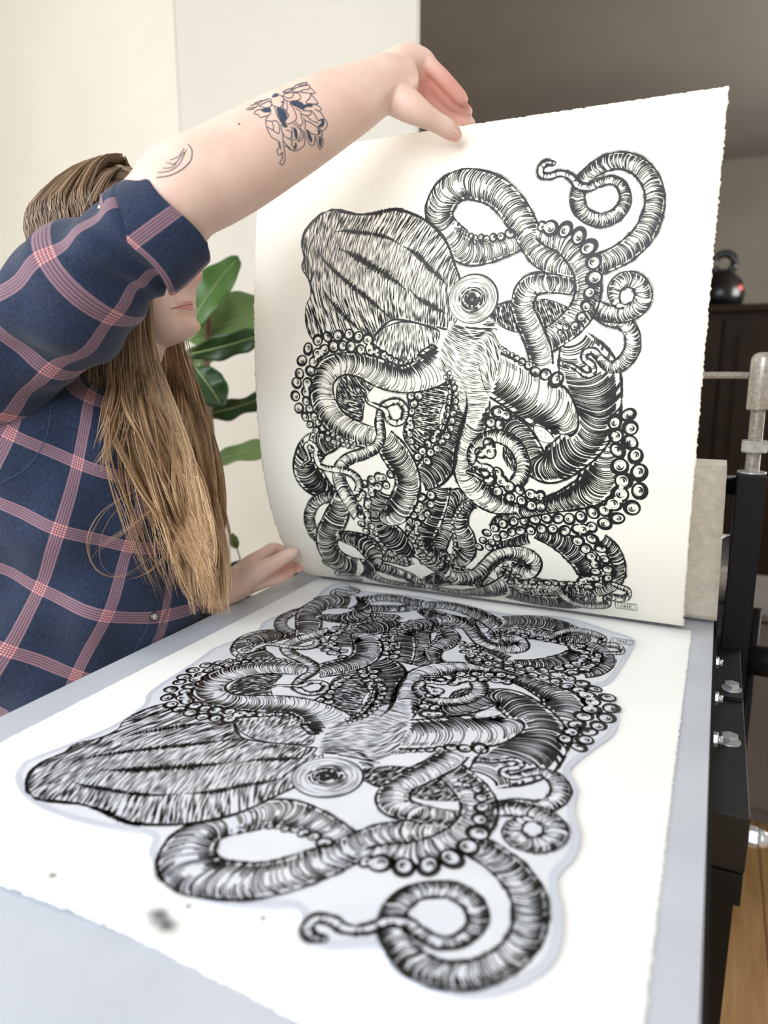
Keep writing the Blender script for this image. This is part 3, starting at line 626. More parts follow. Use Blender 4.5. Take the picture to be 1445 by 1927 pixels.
# ---- strokes to ribbons
def ribbons():
    V = []; F = []
    for P, Wd in STROKES:
        n = len(P)
        if n < 2: continue
        T = np.empty_like(P); T[1:-1] = P[2:] - P[:-2]; T[0] = P[1] - P[0]; T[-1] = P[-1] - P[-2]
        T /= np.linalg.norm(T, axis=1)[:, None] + 1e-9; N = np.stack([-T[:, 1], T[:, 0]], 1); b = len(V)
        A = P + N * (np.asarray(Wd)[:, None] / 2); B = P - N * (np.asarray(Wd)[:, None] / 2)
        for i in range(n): V.append(A[i]); V.append(B[i])
        for i in range(n - 1): F.append((b + 2 * i, b + 2 * i + 1, b + 2 * i + 3, b + 2 * i + 2))
    return np.array(V), F
RV, RF = ribbons()
def ink_mesh(name, V3, m, parent):
    me = bpy.data.meshes.new(name); me.vertices.add(len(V3)); me.vertices.foreach_set('co', np.ascontiguousarray(V3, np.float32).ravel())
    fa = np.array(RF, np.int32); me.loops.add(fa.size); me.loops.foreach_set('vertex_index', fa.ravel()); me.polygons.add(len(fa)); me.polygons.foreach_set('loop_start', np.arange(0, fa.size, 4, dtype=np.int32))
    me.update(calc_edges=True); me.validate(); return link(name, me, m, parent)
s_ = RV[:, 1] / 1000; y_ = np.interp(s_, PS, PROF[:, 0]); z_ = np.interp(s_, PS, PROF[:, 1]); ny = np.interp(s_, PS, PNRM[:, 0]); nz = np.interp(s_, PS, PNRM[:, 1])
OFF = .00035
ink = ink_mesh('printed_octopus', np.stack([RV[:, 0] / 1000, y_ + ny * OFF, z_ + nz * OFF], 1), M_ink, ps); ink['label'] = 'black ink octopus drawing with coiled suckered arms'

# ---------------------------------------------------------------- the carved block, cut out around the octopus
outl = [(45,1440),(28,1470),(52,1512),(120,1545),(205,1566),(284,1580),(279,1612),(300,1645),(350,1682),(400,1706),(480,1714),(556,1717),(572,1750),(588,1782),(612,1792),(715,1792),(735,1830),(790,1862),(870,1886),(960,1872),(1040,1822),(1060,1740),(1048,1662),(1080,1622),(1092,1580),(1080,1530),(1086,1490),(1072,1455),(1114,1417),(1154,1387),(1164,1350),(1150,1318),(1116,1299),(1150,1287),(1186,1232),(1192,1207),(1150,1192),(1061,1165),(945,1158),(800,1127),(678,1115),(655,1101),(619,1106),(584,1136),(560,1148),(500,1172),(478,1196),(407,1222),(367,1250),(283,1306),(270,1332),(212,1371),(140,1402),(80,1425)]
OB = resample(cr(np.array([onz(u, v)[:2] for u, v in outl + outl[:1]]), 4), .006)[:-1]
ZB = .0034
bm = bmesh.new()
lo = [bm.verts.new((x, y, .0016)) for x, y in OB]; hi = [bm.verts.new((x, y, ZB)) for x, y in OB]
bm.faces.new(hi); bm.faces.new(lo[::-1])
for i in range(len(OB)): j = (i + 1) % len(OB); bm.faces.new((lo[i], lo[j], hi[j], hi[i]))
blk = from_bm('carved_block', bm, M_plate)
tag(blk, 'grey carved printing block cut out around a black inked octopus lying on the sheet', 'printing block')
inr = []
for i in range(len(OB)):
    d = OB[(i + 2) % len(OB)] - OB[i - 2]; n_ = np.array([-d[1], d[0]]); n_ /= np.linalg.norm(n_) + 1e-9; c_ = OB[i] + n_ * .006
    inr.append(c_)
inr = np.array(inr); area2 = 0.5 * np.sum(OB[:, 0] * np.roll(OB[:, 1], -1) - np.roll(OB[:, 0], -1) * OB[:, 1])
if area2 < 0: inr = 2 * OB - inr
bm = bmesh.new(); bm.faces.new([bm.verts.new((x, y, ZB + .00015)) for x, y in inr]); bmesh.ops.triangulate(bm, faces=bm.faces[:])
cg = from_bm('carved_ground', bm, M_cut, blk); cg['label'] = 'pale cut away ground of the block'
yb = (BS1 + (RV[:, 1] - BS0) * BSC) / 1000
rl = ink_mesh('inked_relief', np.stack([RV[:, 0] / 1000, yb, np.full(len(RV), ZB + .0004)], 1), M_inkb, blk); rl['label'] = 'raised black inked lines of the octopus'
print('strokes', len(STROKES), 'quads', len(RF))
# ---------------------------------------------------------------- the person
WZ = np.array([0, 0, 1.0]); FH = np.array([-math.sin(YAW), math.cos(YAW), 0.0])
def A3(rows): return np.array([at(*r[:3]) for r in rows])
def part_tube(rows, n=10, k=44):
    """rows of (px u, px v, depth m, radius m): smooth limb"""
    Q = cr(np.column_stack([A3(rows), [r[3] for r in rows]]), n); return tube_round(Q[:, :3], Q[:, 3], k)
def tube_round(P, R, k=18):
    T, N, B = frames(P); V, F = tube_vf(P, R, k, 0, False); m = len(P)
    for end, i, sg in ((0, 0, -1), (1, m - 1, 1)):      # hemispherical ends
        ring = [i * k + j for j in range(k)]
        for a in (30, 60):
            b = len(V); ca, sa = math.cos(math.radians(a)), math.sin(math.radians(a))
            for j in range(k):
                th_ = 2 * math.pi * j / k; V.append(P[i] + T[i] * sg * R[i] * sa + (N[i] * math.cos(th_) + B[i] * math.sin(th_)) * R[i] * ca)
            for j in range(k):
                j2 = (j + 1) % k; q = (ring[j], ring[j2], b + j2, b + j); F.append(q if sg > 0 else q[::-1])
            ring = [b + j for j in range(k)]
        t_ = len(V); V.append(P[i] + T[i] * sg * R[i])
        for j in range(k):
            q = (ring[j], ring[(j + 1) % k], t_); F.append(q if sg > 0 else q[::-1])
    return V, F
def ellipsoid(c, ax, n=16, k=24):
    V = []; F = []
    for i in range(n + 1):
        a = math.pi * i / n
        for j in range(k):
            b = 2 * math.pi * j / k; V.append(np.array(c) + ax[0] * math.sin(a) * math.cos(b) + ax[1] * math.sin(a) * math.sin(b) + ax[2] * math.cos(a))
    for i in range(n):
        for j in range(k): j2 = (j + 1) % k; F.append((i * k + j, i * k + j2, (i + 1) * k + j2, (i + 1) * k + j))
    return V, F
BODYV, BODYF = [], []
def add(vf):
    b = len(BODYV); BODYV.extend(vf[0]); BODYF.extend([tuple(b + i for i in f) for f in vf[1]])
# --- raised arm and hand
add(part_tube([(20,655,.825,.048),(110,585,.79,.044),(230,470,.75,.044),(310,400,.735,.0470),(345,362,.737,.0485),(400,335,.748,.0485),(450,308,.758,.0480),(505,276,.768,.0462),(560,244,.779,.0440),(615,213,.790,.0405),(660,190,.800,.0362),(700,168,.812,.0318),(725,157,.820,.0298),(748,150,.828,.0262)]))
hand = {'pinky': [(722,138,.822,.0205),(765,113,.828,.0175),(795,112,.832,.0125),(812,126,.834,.0094),(833,146,.839,.0090),(854,169,.847,.0086),(866,182,.852,.0080),(871,188,.855,.0068)],
        'ring':  [(722,150,.823,.021),(768,132,.838,.0170),(798,143,.848,.0115),(813,157,.852,.0094),(831,174,.858,.0093),(852,193,.866,.0090),(871,205,.872,.0084),(879,210,.874,.0070)],
        'middle':[(722,162,.824,.021),(766,156,.845,.0170),(796,171,.860,.0115),(811,185,.866,.0094),(829,200,.873,.0093),(851,216,.880,.0090),(873,227,.882,.0084),(884,231,.883,.0070)],
        'index': [(722,172,.824,.021),(762,183,.848,.0170),(790,204,.870,.0115),(808,219,.880,.0094),(828,233,.888,.0092),(848,246,.888,.0088),(862,255,.884,.0082),(868,260,.881,.0068)],
        'thumb': [(722,168,.820,.0215),(748,186,.816,.0195),(775,203,.815,.0172),(796,216,.818,.0140),(817,228,.825,.0116),(838,240,.833,.0112),(852,250,.8375,.0098),(857,254.5,.8395,.0080)]}
for k_, rows in hand.items(): add(part_tube(rows, 8, 24))
# --- lower hand at the paper's left edge
add(part_tube([(100,800,1.14,.050),(160,930,1.17,.047),(240,1060,1.16,.042),(330,1125,1.11,.038),(395,1121,1.088,.031),(425,1109,1.085,.0260),(445,1098,1.088,.0270)]))
lh = {'index': [(445,1090,1.095,.020),(475,1062,1.11,.0165),(497,1043,1.122,.0108),(513,1032,1.138,.0092),(530,1036,1.152,.0088),(545,1046,1.16,.0085),(551,1051,1.162,.007)],
      'middle':[(445,1095,1.095,.020),(478,1070,1.115,.0165),(500,1056,1.13,.0108),(523,1050,1.15,.0092),(544,1056,1.165,.0088),(558,1064,1.168,.0085),(563,1068,1.168,.007)],
      'ring':  [(445,1100,1.095,.020),(480,1085,1.112,.0165),(505,1077,1.122,.0108),(530,1074,1.135,.0092),(550,1070,1.147,.0088),(562,1068,1.153,.0085),(567,1067,1.155,.007)],
      'pinky': [(445,1104,1.093,.020),(478,1096,1.104,.0155),(502,1092,1.110,.0115),(522,1088,1.118,.0095),(537,1082,1.127,.0088),(546,1077,1.133,.0078),(550,1074,1.136,.0065)],
      'thumb': [(445,1096,1.088,.021),(470,1083,1.085,.0185),(493,1072,1.086,.0150),(514,1061,1.089,.0122),(533,1050,1.095,.0110),(546,1043,1.098,.0102),(552,1040,1.0995,.0085)]}
for k_, rows in lh.items(): add(part_tube(rows, 8, 24))
# --- head, local axes: forward, side (towards the viewer), up; origin under the nose
a_ = math.radians(13); HF = RT * math.cos(a_) - FH * math.sin(a_); HS = np.cross(HF, WZ); TL = math.radians(10); HFL = HF.copy(); HF, HU = HF * math.cos(TL) + WZ * math.sin(TL), WZ * math.cos(TL) - HF * math.sin(TL)
H0 = at(361, 540, .925) - HU * .0635
HF0 = HF
def hp(f, s, u): return H0 + HF0 * f + HS * s + HU * u
HT = np.array([(-.004,-.045,.012,-.060),(.000,-.022,.022,-.072),(.005,-.004,.030,-.082),(.012,.004,.037,-.092),(.020,.002,.043,-.102),(.027,-.002,.048,-.112),(.0365,-.002,.053,-.124),(.041,-.003,.055,-.130),(.0455,-.003,.057,-.136),(.0635,-.002,.062,-.152),(.078,-.004,.066,-.166),(.10,-.007,.070,-.178),(.12,-.009,.072,-.185),(.15,-.004,.074,-.189),(.18,-.010,.071,-.184),(.203,-.030,.058,-.168),(.218,-.058,.038,-.142),(.226,-.090,.012,-.108)])
for _r in HT: _r[1] += (_r[0] - .0635) * .176 if _r[0] < .1 else 0
def tb(u, c): return np.interp(u, HT[:, 0], HT[:, c])
def head_pt(u, th_, grow=0.0):
    fr, w_, bk = tb(u, 1), tb(u, 2), tb(u, 3); fc = fr * .45 + bk * .55; c, s_ = math.cos(th_), math.sin(th_)
    ex = .84 if c > 0 else .92; f = (fr - fc if c > 0 else fc - bk) * math.copysign(abs(c) ** ex, c); s = w_ * math.copysign(abs(s_) ** .9, s_)
    if c > 0:
        na = np.interp(u, [.058,.0625,.068,.076,.084,.098,.12,.132], [0,.004,.0150,.0215,.0190,.0115,.005,0]); nw = np.interp(u, [.06,.072,.085,.12], [.0125,.0125,.009,.007])
        f += na * math.exp(-(s / nw) ** 2) + np.interp(u, [.06,.066,.072,.080,.086], [0,.0035,.0055,.003,0]) * math.exp(-((abs(s) - .0125) / .0055) ** 2)
        lip = math.exp(-(s / .021) ** 4); f += lip * np.interp(u, [.030,.034,.0375,.0405,.0415,.0425,.046,.050,.054], [0,.0020,.0048,.0022,.0002,.0018,.0042,.0018,0]) - .0035 * (s / .024) ** 2 * (lip > .05)
        f += .0045 * math.exp(-(s / .017) ** 2 - ((u - .012) / .010) ** 2) - .004 * math.exp(-((abs(s) - .031) / .014) ** 2 - ((u - .113) / .011) ** 2)
        f += .002 * math.exp(-((abs(s) - .036) / .016) ** 2 - ((u - .082) / .018) ** 2)
    p = hp(fc + f, s, u); 
    if grow: q = hp(fc, 0, min(u, .16)); d = p - q; p = p + d / (np.linalg.norm(d) + 1e-9) * grow
    return p
us = np.unique(np.concatenate([np.linspace(-.004, .13, 68), np.linspace(.13, .226, 26)])); KH = 72
V = [head_pt(u, 2 * math.pi * j / KH) for u in us for j in range(KH)]; F = []
for i in range(len(us) - 1):
    for j in range(KH): j2 = (j + 1) % KH; F.append((i * KH + j, i * KH + j2, (i + 1) * KH + j2, (i + 1) * KH + j))
F.append(tuple(range(KH - 1, -1, -1))); F.append(tuple((len(us) - 1) * KH + j for j in range(KH))); add((V, F))
for sg in (1, -1): add(ellipsoid(hp(-.098, sg * .073, .088), (HF * .017, HS * sg * .004, HU * .031), 10, 14))       # ears
NB = at(185, 730, 1.0)                                                                                              # base of neck
Q = cr(np.array([np.r_[hp(-.095, 0, .06), .057], np.r_[at(236, 635, .945), .0525], np.r_[at(214, 690, .968), .056], np.r_[NB, .075]]), 6)
add(tube_round(Q[:, :3], Q[:, 3], 28))
HFT = HF; HF = HFL
# --- torso rings: (centre px u, v, depth, half depth front-back, half width), axes: RT = her front, FH = her width
TOR = [(182,690,.995,.060,.070),(172,735,1.00,.105,.150),(165,790,1.005,.140,.176),(165,880,1.02,.162,.180),(168,980,1.035,.172,.178),(165,1080,1.045,.172,.176),(158,1200,1.055,.168,.178),(150,1330,1.065,.165,.182),(145,1450,1.075,.165,.186)]
def torso_rings(k, shrink=0.0, n=10):
    Q = cr(np.column_stack([A3(TOR), [r[3] for r in TOR], [r[4] for r in TOR]]), n); out = []
    for q in Q:
        ring = []
        for j in range(k):
            th_ = 2 * math.pi * j / k; c, s = math.cos(th_), math.sin(th_)
            ring.append(q[:3] + HF * (q[3] - shrink) * math.copysign(abs(c) ** .85, c) + HS * (q[4] - shrink) * math.copysign(abs(s) ** .9, s))
        out.append(ring)
    return np.array(out)
R_ = torso_rings(40, .014)
V = R_.reshape(-1, 3); F = [(i * 40 + j, i * 40 + (j + 1) % 40, (i + 1) * 40 + (j + 1) % 40, (i + 1) * 40 + j) for i in range(len(R_) - 1) for j in range(40)]
F.append(tuple(range(39, -1, -1))); F.append(tuple((len(R_) - 1) * 40 + j for j in range(40))); add((list(V), F))
HIP = at(*TOR[-1][:3])
raw = bpy.data.meshes.new('raw'); raw.from_pydata([tuple(map(float, v)) for v in BODYV], [], BODYF); raw.update()
tmp = bpy.data.objects.new('raw', raw); C.objects.link(tmp)
md = tmp.modifiers.new('r', 'REMESH'); md.mode = 'VOXEL'; md.voxel_size = .0018
md = tmp.modifiers.new('s', 'SMOOTH'); md.factor = .5; md.iterations = 4
dg = bpy.context.evaluated_depsgraph_get(); me = bpy.data.meshes.new_from_object(tmp.evaluated_get(dg)); bpy.data.objects.remove(tmp)
M_skin = mat('skin', srgb(238, 200, 182), .48); t = NT(M_skin); co = t.coord()
base = t.mix(t.ramp(t.noise(28, 4, co), .35, .7), srgb(244, 212, 197), srgb(238, 199, 183))
for (c, r) in ((at(860, 185, .865), .050), (at(835, 160, .85), .045), (at(786, 170, .85), .034), (at(852, 250, .838), .018), (at(545, 1060, 1.13), .040), (at(372, 520, .925), .020), (at(250, 590, .88), .035)):
    vm = t.n('ShaderNodeVectorMath', operation='DISTANCE'); t.l(co, vm.inputs[0]); vm.inputs[1].default_value = tuple(c)
    f_ = t.n('ShaderNodeMapRange'); f_.interpolation_type = 'SMOOTHSTEP'; f_.inputs[1].default_value = r; f_.inputs[2].default_value = r * .25; t.l(vm.outputs['Value'], f_.inputs[0])
    base = t.mix(t.math('MULTIPLY', f_.outputs[0], .55), base, srgb(226, 148, 138))
vm = t.n('ShaderNodeVectorMath', operation='DISTANCE'); lipc = hp(.004, .002, .0415); mp = t.n('ShaderNodeMapping'); mp.vector_type = 'POINT'
t.col(base); t.b.inputs['Subsurface Weight'].default_value = .12; t.b.inputs['Subsurface Radius'].default_value = (.012, .005, .003); t.b.inputs['Subsurface Scale'].default_value = .6
t.bump(t.noise(700, 3, co), .08, .0006)
me.polygons.foreach_set('use_smooth', [True] * len(me.polygons))
person = link('person', me, M_skin)
tag(person, 'person with long hair in a navy plaid shirt holding up the octopus print', 'person')
bpy.context.view_layer.update()
bvh = BVHTree.FromPolygons([v.co for v in me.vertices], [tuple(p.vertices) for p in me.polygons])
def hit(tree, u, v):
    d = Vector(ray(u, v)); L_ = d.length; h = tree.ray_cast(Vector(CAM), d / L_); 
    return h if h[0] is not None else None
def skin_lines(name, lines, m, tree, parent, off=.0004):
    """flat marks laid on a surface: each line = (points px, width mm)"""
    V, F = [], []
    for pts, wd in lines:
        Q = resample(cr(np.array(pts, float), 6), 1.2); pr = None; T = np.gradient(Q, axis=0); T /= np.linalg.norm(T, axis=1)[:, None] + 1e-9
        for q, tq in zip(Q, T):
            nn = np.array([-tq[1], tq[0]]); h = hit(tree, *q)
            if h is None or h[1].dot(Vector(ray(*q))) > -.06: pr = None; continue
            dep = (np.array(h[0]) - CAM) @ FW; hw = wd / 2000 * FPX / dep; row = []
            for sg in (1, -1):
                g = hit(tree, *(q + nn * hw * sg)); 
                if g is None: row = None; break
                row.append(len(V)); V.append(np.array(g[0]) + np.array(g[1]) * off)
            if row is None: pr = None; continue
            if pr: F.append((pr[0], pr[1], row[1], row[0]))
            pr = row
    return pydata(name, V, F, m, parent)
def skin_fill(name, polys, m, tree, parent, off=.0005, st=1.0):
    V, F = [], []
    for poly in polys:
        P = resample(cr(np.array(poly + poly[:1], float), 5), 1.0); a, b = P, np.roll(P, -1, 0)
        for y in np.arange(P[:, 1].min(), P[:, 1].max(), st):
            ym = y + st / 2; mk = (a[:, 1] <= ym) != (b[:, 1] <= ym)
            if not mk.any(): continue
            xs = np.sort(a[mk, 0] + (ym - a[mk, 1]) / (b[mk, 1] - a[mk, 1]) * (b[mk, 0] - a[mk, 0]))
            for k in range(0, len(xs) - 1, 2):
                n = max(1, int((xs[k + 1] - xs[k]) / 2.0)); row = []
                for x in np.linspace(xs[k], xs[k + 1], n + 1):
                    h0, h1 = hit(tree, x, y), hit(tree, x, y + st * 1.02)
                    if h0 is None or h1 is None: row.append(None); continue
                    row.append((len(V), len(V) + 1)); V += [np.array(h0[0]) + np.array(h0[1]) * off, np.array(h1[0]) + np.array(h1[1]) * off]
                for p, q in zip(row[:-1], row[1:]):
                    if p and q: F.append((p[0], p[1], q[1], q[0]))
    return pydata(name, V, F, m, parent)
M_tat = mat('tattoo_ink', srgb(92, 98, 112), .5); M_tatf = mat('tattoo_fill', srgb(62, 76, 98), .5)
def T6(*pts): return [(440 + x * .15225, 140 + y * .15225) for x, y in pts]
tl = [T6((390,560),(400,640),(420,700),(470,780),(540,820),(560,900),(530,940),(560,1000),(600,960),(590,1050),(565,1090),(590,1120),(625,1080),(630,980),(615,900),(650,890),(700,940)),
 T6((390,560),(420,510),(330,535),(300,500),(250,490),(270,455),(330,430)), T6((420,510),(450,490),(455,440)), T6((400,575),(460,580),(530,580),(560,640),(560,720),(540,730),(480,690),(405,650)), T6((470,590),(490,650),(480,690)),
 T6((330,400),(400,415),(450,400),(470,360),(440,330),(350,370),(310,400)), T6((150,430),(210,440),(280,400),(340,340),(440,300)), T6((170,420),(260,410)), T6((200,390),(300,360)), T6((250,360),(350,320)), T6((470,380),(520,400),(570,410),(610,360),(580,345),(620,330),(600,280),(550,250)), T6((460,300),(450,360)),
 T6((600,270),(640,240),(700,230),(740,220),(720,280),(680,295),(600,270)), T6((740,225),(800,240),(825,290),(790,320),(700,335),(640,320),(600,285)), T6((600,225),(660,190),(730,170),(680,215),(610,230)), T6((730,170),(780,130),(870,105),(910,110),(880,130),(800,140)), T6((700,210),(790,160),(930,135),(920,185),(860,190),(810,215),(740,220)), T6((930,160),(970,190),(1003,232),(940,235),(820,220)),
 T6((950,240),(990,290),(1035,350),(1030,365),(950,365),(890,355),(910,320),(940,290),(950,240)), T6((650,340),(660,400),(650,470),(680,500),(655,540),(630,590),(660,615),(730,590),(770,550),(760,480),(720,400),(690,370)), T6((620,340),(605,400),(640,450),(660,500)), T6((760,420),(820,460),(830,520),(850,600),(810,630),(760,590)), T6((830,490),(900,510),(950,490),(940,455),(850,450)), T6((960,390),(990,370),(1040,390),(1080,430),(1060,460),(1100,510),(1110,550)), T6((860,530),(880,600),(880,680),(910,690)), T6((900,520),(960,570),(1040,600)), T6((950,440),(1000,500),(1040,570),(1080,550)), T6((880,570),(950,600),(1020,650),(1045,710),(1030,745),(960,730),(910,690)),
 T6((1110,550),(1145,580),(1150,640),(1110,690),(1080,690),(1030,640)), T6((870,710),(900,790),(930,860),(965,880),(995,850),(1000,760)), T6((1010,770),(1030,850),(1060,925),(1095,870),(1100,790),(1080,780)), T6((1080,690),(1090,740),(1070,775),(1030,760)), T6((590,700),(620,760),(680,790),(720,770),(690,700),(640,690)), T6((600,730),(610,820),(660,880),(710,930),(740,945),(800,930),(870,870),(870,780),(850,710)), T6((700,640),(720,700),(710,780),(740,810),(780,790),(770,740)), T6((730,610),(790,650),(830,720),(800,800),(780,830)), T6((680,800),(720,830),(710,870),(740,900),(740,945)), T6((810,630),(830,680),(870,710)), T6((800,830),(840,800),(860,740)), T6((580,620),(590,700),(610,730)), T6((500,400),(530,500),(580,590)), T6((690,370),(720,330),(800,330)), T6((1060,460),(1000,430)), T6((560,820),(580,930)), T6((600,830),(620,890))]
tl = [(q, .85) for q in tl]; tl2 = []
T8 = lambda *p: [(280 + x * .443, 60 + y * .443) for x, y in p]
tl2 += [(T8((32,620),(90,610),(140,585),(178,545),(182,500),(165,478)), 1.0), (T8((38,598),(90,590),(130,560),(160,500)), .8), (T8((75,555),(110,560),(150,510)), .8), (T8((90,545),(125,530),(150,495)), .7), (T8((60,580),(100,575),(125,545)), .7)]
skin_lines('elbow_tattoo', tl2, M_tat, bvh, person)
skin_lines('flower_tattoo', tl, M_tat, bvh, person)['label'] = 'blue-grey line tattoo of a flower on the raised forearm'
skin_fill('flower_tattoo_fill', [T6((525,420),(570,415),(610,430),(640,480),(655,540),(630,580),(640,620),(665,650),(610,650),(585,600),(550,520),(535,470)), T6((685,350),(760,330),(830,345),(870,375),(940,365),(970,385),(950,405),(890,405),(850,440),(790,410),(730,385)), T6((325,435),(400,420),(455,425),(445,460),(400,475),(350,460)), T6((470,290),(490,250),(545,240),(540,270),(500,285)), T6((1070,560),(1105,550),(1115,610),(1080,655),(1040,640),(1080,600)), T6((890,690),(930,720),(965,800),(955,840),(920,790)), T6((1040,790),(1080,790),(1080,850),(1060,890)), T6((730,650),(770,680),(785,750),(765,800),(745,740)), T6((760,830),(775,870),(765,920),(745,910)), T6((1035,680),(1070,700),(1060,740),(1040,730))], M_tatf, bvh, person)
M_mole = mat('mole', srgb(150, 92, 80), .5)
skin_fill('mole', [[(447,233),(450,231.5),(452,233.5),(449.5,235.5)]], M_mole, bvh, person)
M_lip = mat('lips', srgb(226, 160, 152), .42)
skin_fill('lips', [[(324,580),(335,576),(348,569),(357,566.5),(361,570),(363,578),(361,584),(350,582.5),(338,582)]], M_lip, bvh, person, .0006)
skin_lines('mouth_line', [([(321,581),(333,579),(348,575),(361,574)], .8)], mat('mouth', srgb(150, 82, 80), .5), bvh, person, .0010)
M_nail = mat('nail', srgb(244, 204, 190), .3)
skin_fill('fingernail', [[(851,243),(857,244),(862,250),(864,256),(859,253),(854,248)]], M_nail, bvh, person, .0006)
skin_fill('fingernail', [[(546,1034),(552,1033),(557,1036),(556,1041),(551,1040),(547,1038)]], M_nail, bvh, person, .0006)
# eyes (behind the raised sleeve from here)
M_eye = mat('eye_white', srgb(235, 232, 226), .2); M_iris = mat('iris', srgb(80, 100, 110), .15)
for sg in (1, -1):
    c = hp(-.021, sg * .031, .113); V, F = ellipsoid(c, (HF * .0125, HS * .0125, HU * .0125), 12, 18); e_ = pydata('eye', V, F, M_eye, person, True)
    V, F = ellipsoid(c + HF * .0105, (HF * .0028, HS * .0058, HU * .0058), 8, 16); pydata('iris', V, F, M_iris, e_, True)

# ---------------------------------------------------------------- shirt
M_shirt = mat('plaid_flannel', srgb(38, 58, 92), .92); t = NT(M_shirt); uv = t.n('ShaderNodeUVMap'); sx = t.n('ShaderNodeSeparateXYZ'); t.l(uv.outputs[0], sx.inputs[0])
def stripe(c, period):
    ph = t.math('SUBTRACT', t.math('FRACT', t.math('DIVIDE', c, period)), .5); d = t.math('ABSOLUTE', t.math('MULTIPLY', ph, period)); band = t.math('LESS_THAN', d, .0080)
    lines = None
    for o in (.0016, .0047): 
        g = t.math('LESS_THAN', t.math('ABSOLUTE', t.math('SUBTRACT', d, o)),   .00045); lines = g if lines is None else t.math('MAXIMUM', lines, g)
    return band, lines
PX, PY = .095, .090
bx_, lx = stripe(sx.outputs[0], PX); by_, ly = stripe(sx.outputs[1], PY)
tw = t.math('FRACT', t.math('MULTIPLY', t.math('ADD', sx.outputs[0], sx.outputs[1]), 700)); tw = t.math('GREATER_THAN', tw, .45)
navy = t.mix(t.ramp(t.noise(320, 4, t.coord()), .3, .75), srgb(18, 31, 56), srgb(38, 55, 86))
mauve = t.mix(tw, srgb(98, 78, 98), srgb(164, 128, 138)); pink = t.mix(tw, srgb(200, 132, 138), srgb(228, 166, 166))
col = t.mix(t.math('MAXIMUM', bx_, by_), navy, mauve); col = t.mix(t.math('MULTIPLY', bx_, by_), col, pink)
ln_ = t.math('MAXIMUM', t.math('MULTIPLY', lx, bx_), t.math('MULTIPLY', ly, by_)); col = t.mix(t.math('MULTIPLY', ln_, .85), col, srgb(48, 40, 66))
t.col(col); t.bump(t.noise(1300, 3, t.coord()), .35, .0008); t.b.inputs['Sheen Weight'].default_value = .15
def uv_mesh(name, rings, uvf, m, parent, closed=True, smooth=True, thick=.0):
    n, k = rings.shape[:2]; V = rings.reshape(-1, 3); F = []; UV = []; kk = k if closed else k - 1
    for i in range(n - 1):
        for j in range(kk):
            F.append((i * k + j, i * k + (j + 1) % k, (i + 1) * k + (j + 1) % k, (i + 1) * k + j)); UV += [uvf(i, j), uvf(i, j + 1), uvf(i + 1, j + 1), uvf(i + 1, j)]
    o = pydata(name, V, F, m, parent, smooth); l = o.data.uv_layers.new(name='UVMap'); l.data.foreach_set('uv', np.array(UV, np.float32).ravel())
    if thick: md = o.modifiers.new('thickness', 'SOLIDIFY'); md.thickness = thick; md.offset = 0
    return o
def wrinkle(P, a, seed=0):
    """gentle cloth folds: sum of slanted waves"""
    x, y, z = P; r = 0
    for i, (kx, kz, ky) in enumerate(((38, 22, 9), (-27, 46, 14), (60, -35, 21), (17, 75, -30))):
        r += math.sin(kx * x + kz * z + ky * y + seed * 1.7 + i * 2.1) / (1 + .5 * i)
    return r * a
KT = 96; TR = torso_rings(KT, 0.0, 12)
for i in range(len(TR)):
    c = TR[i].mean(0)
    for j in range(KT): d = TR[i, j] - c; L_ = np.linalg.norm(d); TR[i, j] = c + d * (1 + (wrinkle(TR[i, j], .0062, 1) + .002 * math.sin(j * .9 + i * .12)) / L_)
zc_ = TR.mean(1); hgt = np.r_[0, np.cumsum(np.linalg.norm(np.diff(zc_, axis=0), axis=1))]
def tor_uv(i, j):
    th_ = 2 * math.pi * j / KT; q = TORUV; return (th_ * .17 + q[0] + hgt[i] * q[2], -hgt[i] + q[1] + q[3] * .17 * max(0, math.cos(th_) + .3))
TORUV = (.02, .0, -.38, .5)
shirt = uv_mesh('plaid_shirt', TR, tor_uv, M_shirt, person, True, True, .0012); shirt['label'] = 'navy blue flannel shirt with pink and mauve plaid stripes'
def limb_rings(rows, k, n, seed=0, amp=.003, folds=0.0):
    Q = cr(np.column_stack([A3([r[:3] for r in rows]), [r[3] for r in rows]]), n); T, N, B = frames(Q[:, :3]); out = []
    # fix the roll so that angle 0 looks at the viewer
    for i in range(len(Q)):
        v_ = CAM - Q[i, :3]; v_ = v_ - T[i] * (v_ @ T[i]); v_ /= np.linalg.norm(v_); b_ = np.cross(T[i], v_); ring = []
        for j in range(k):
            th_ = 2 * math.pi * j / k - math.pi; d = v_ * math.cos(th_) + b_ * math.sin(th_); p = Q[i, :3] + d * Q[i, 3]
            ring.append(Q[i, :3] + d * (Q[i, 3] + wrinkle(p, amp, seed) + folds * math.sin(i * .55 + 1.5 * math.sin(th_ * 2 + seed))))
        out.append(ring)
    return np.array(out), np.r_[0, np.cumsum(np.linalg.norm(np.diff(Q[:, :3], axis=0), axis=1))]
KS = 64
SR, sl = limb_rings([(-70,735,.88,.085),(-20,690,.845,.080),(40,640,.815,.0715),(110,585,.785,.0665),(180,520,.762,.0625),(235,469,.750,.0595),(288,436,.742,.0535)], KS, 12, 3, .0054, .0026)
SLUV = (0.0, .5 * PY - sl[48])
sleeve = uv_mesh('sleeve', SR, lambda i, j: ((2 * math.pi * j / KS - math.pi) * .066 + SLUV[0], sl[min(i, len(sl) - 1)] + SLUV[1]), M_shirt, shirt, True, True, .0012)

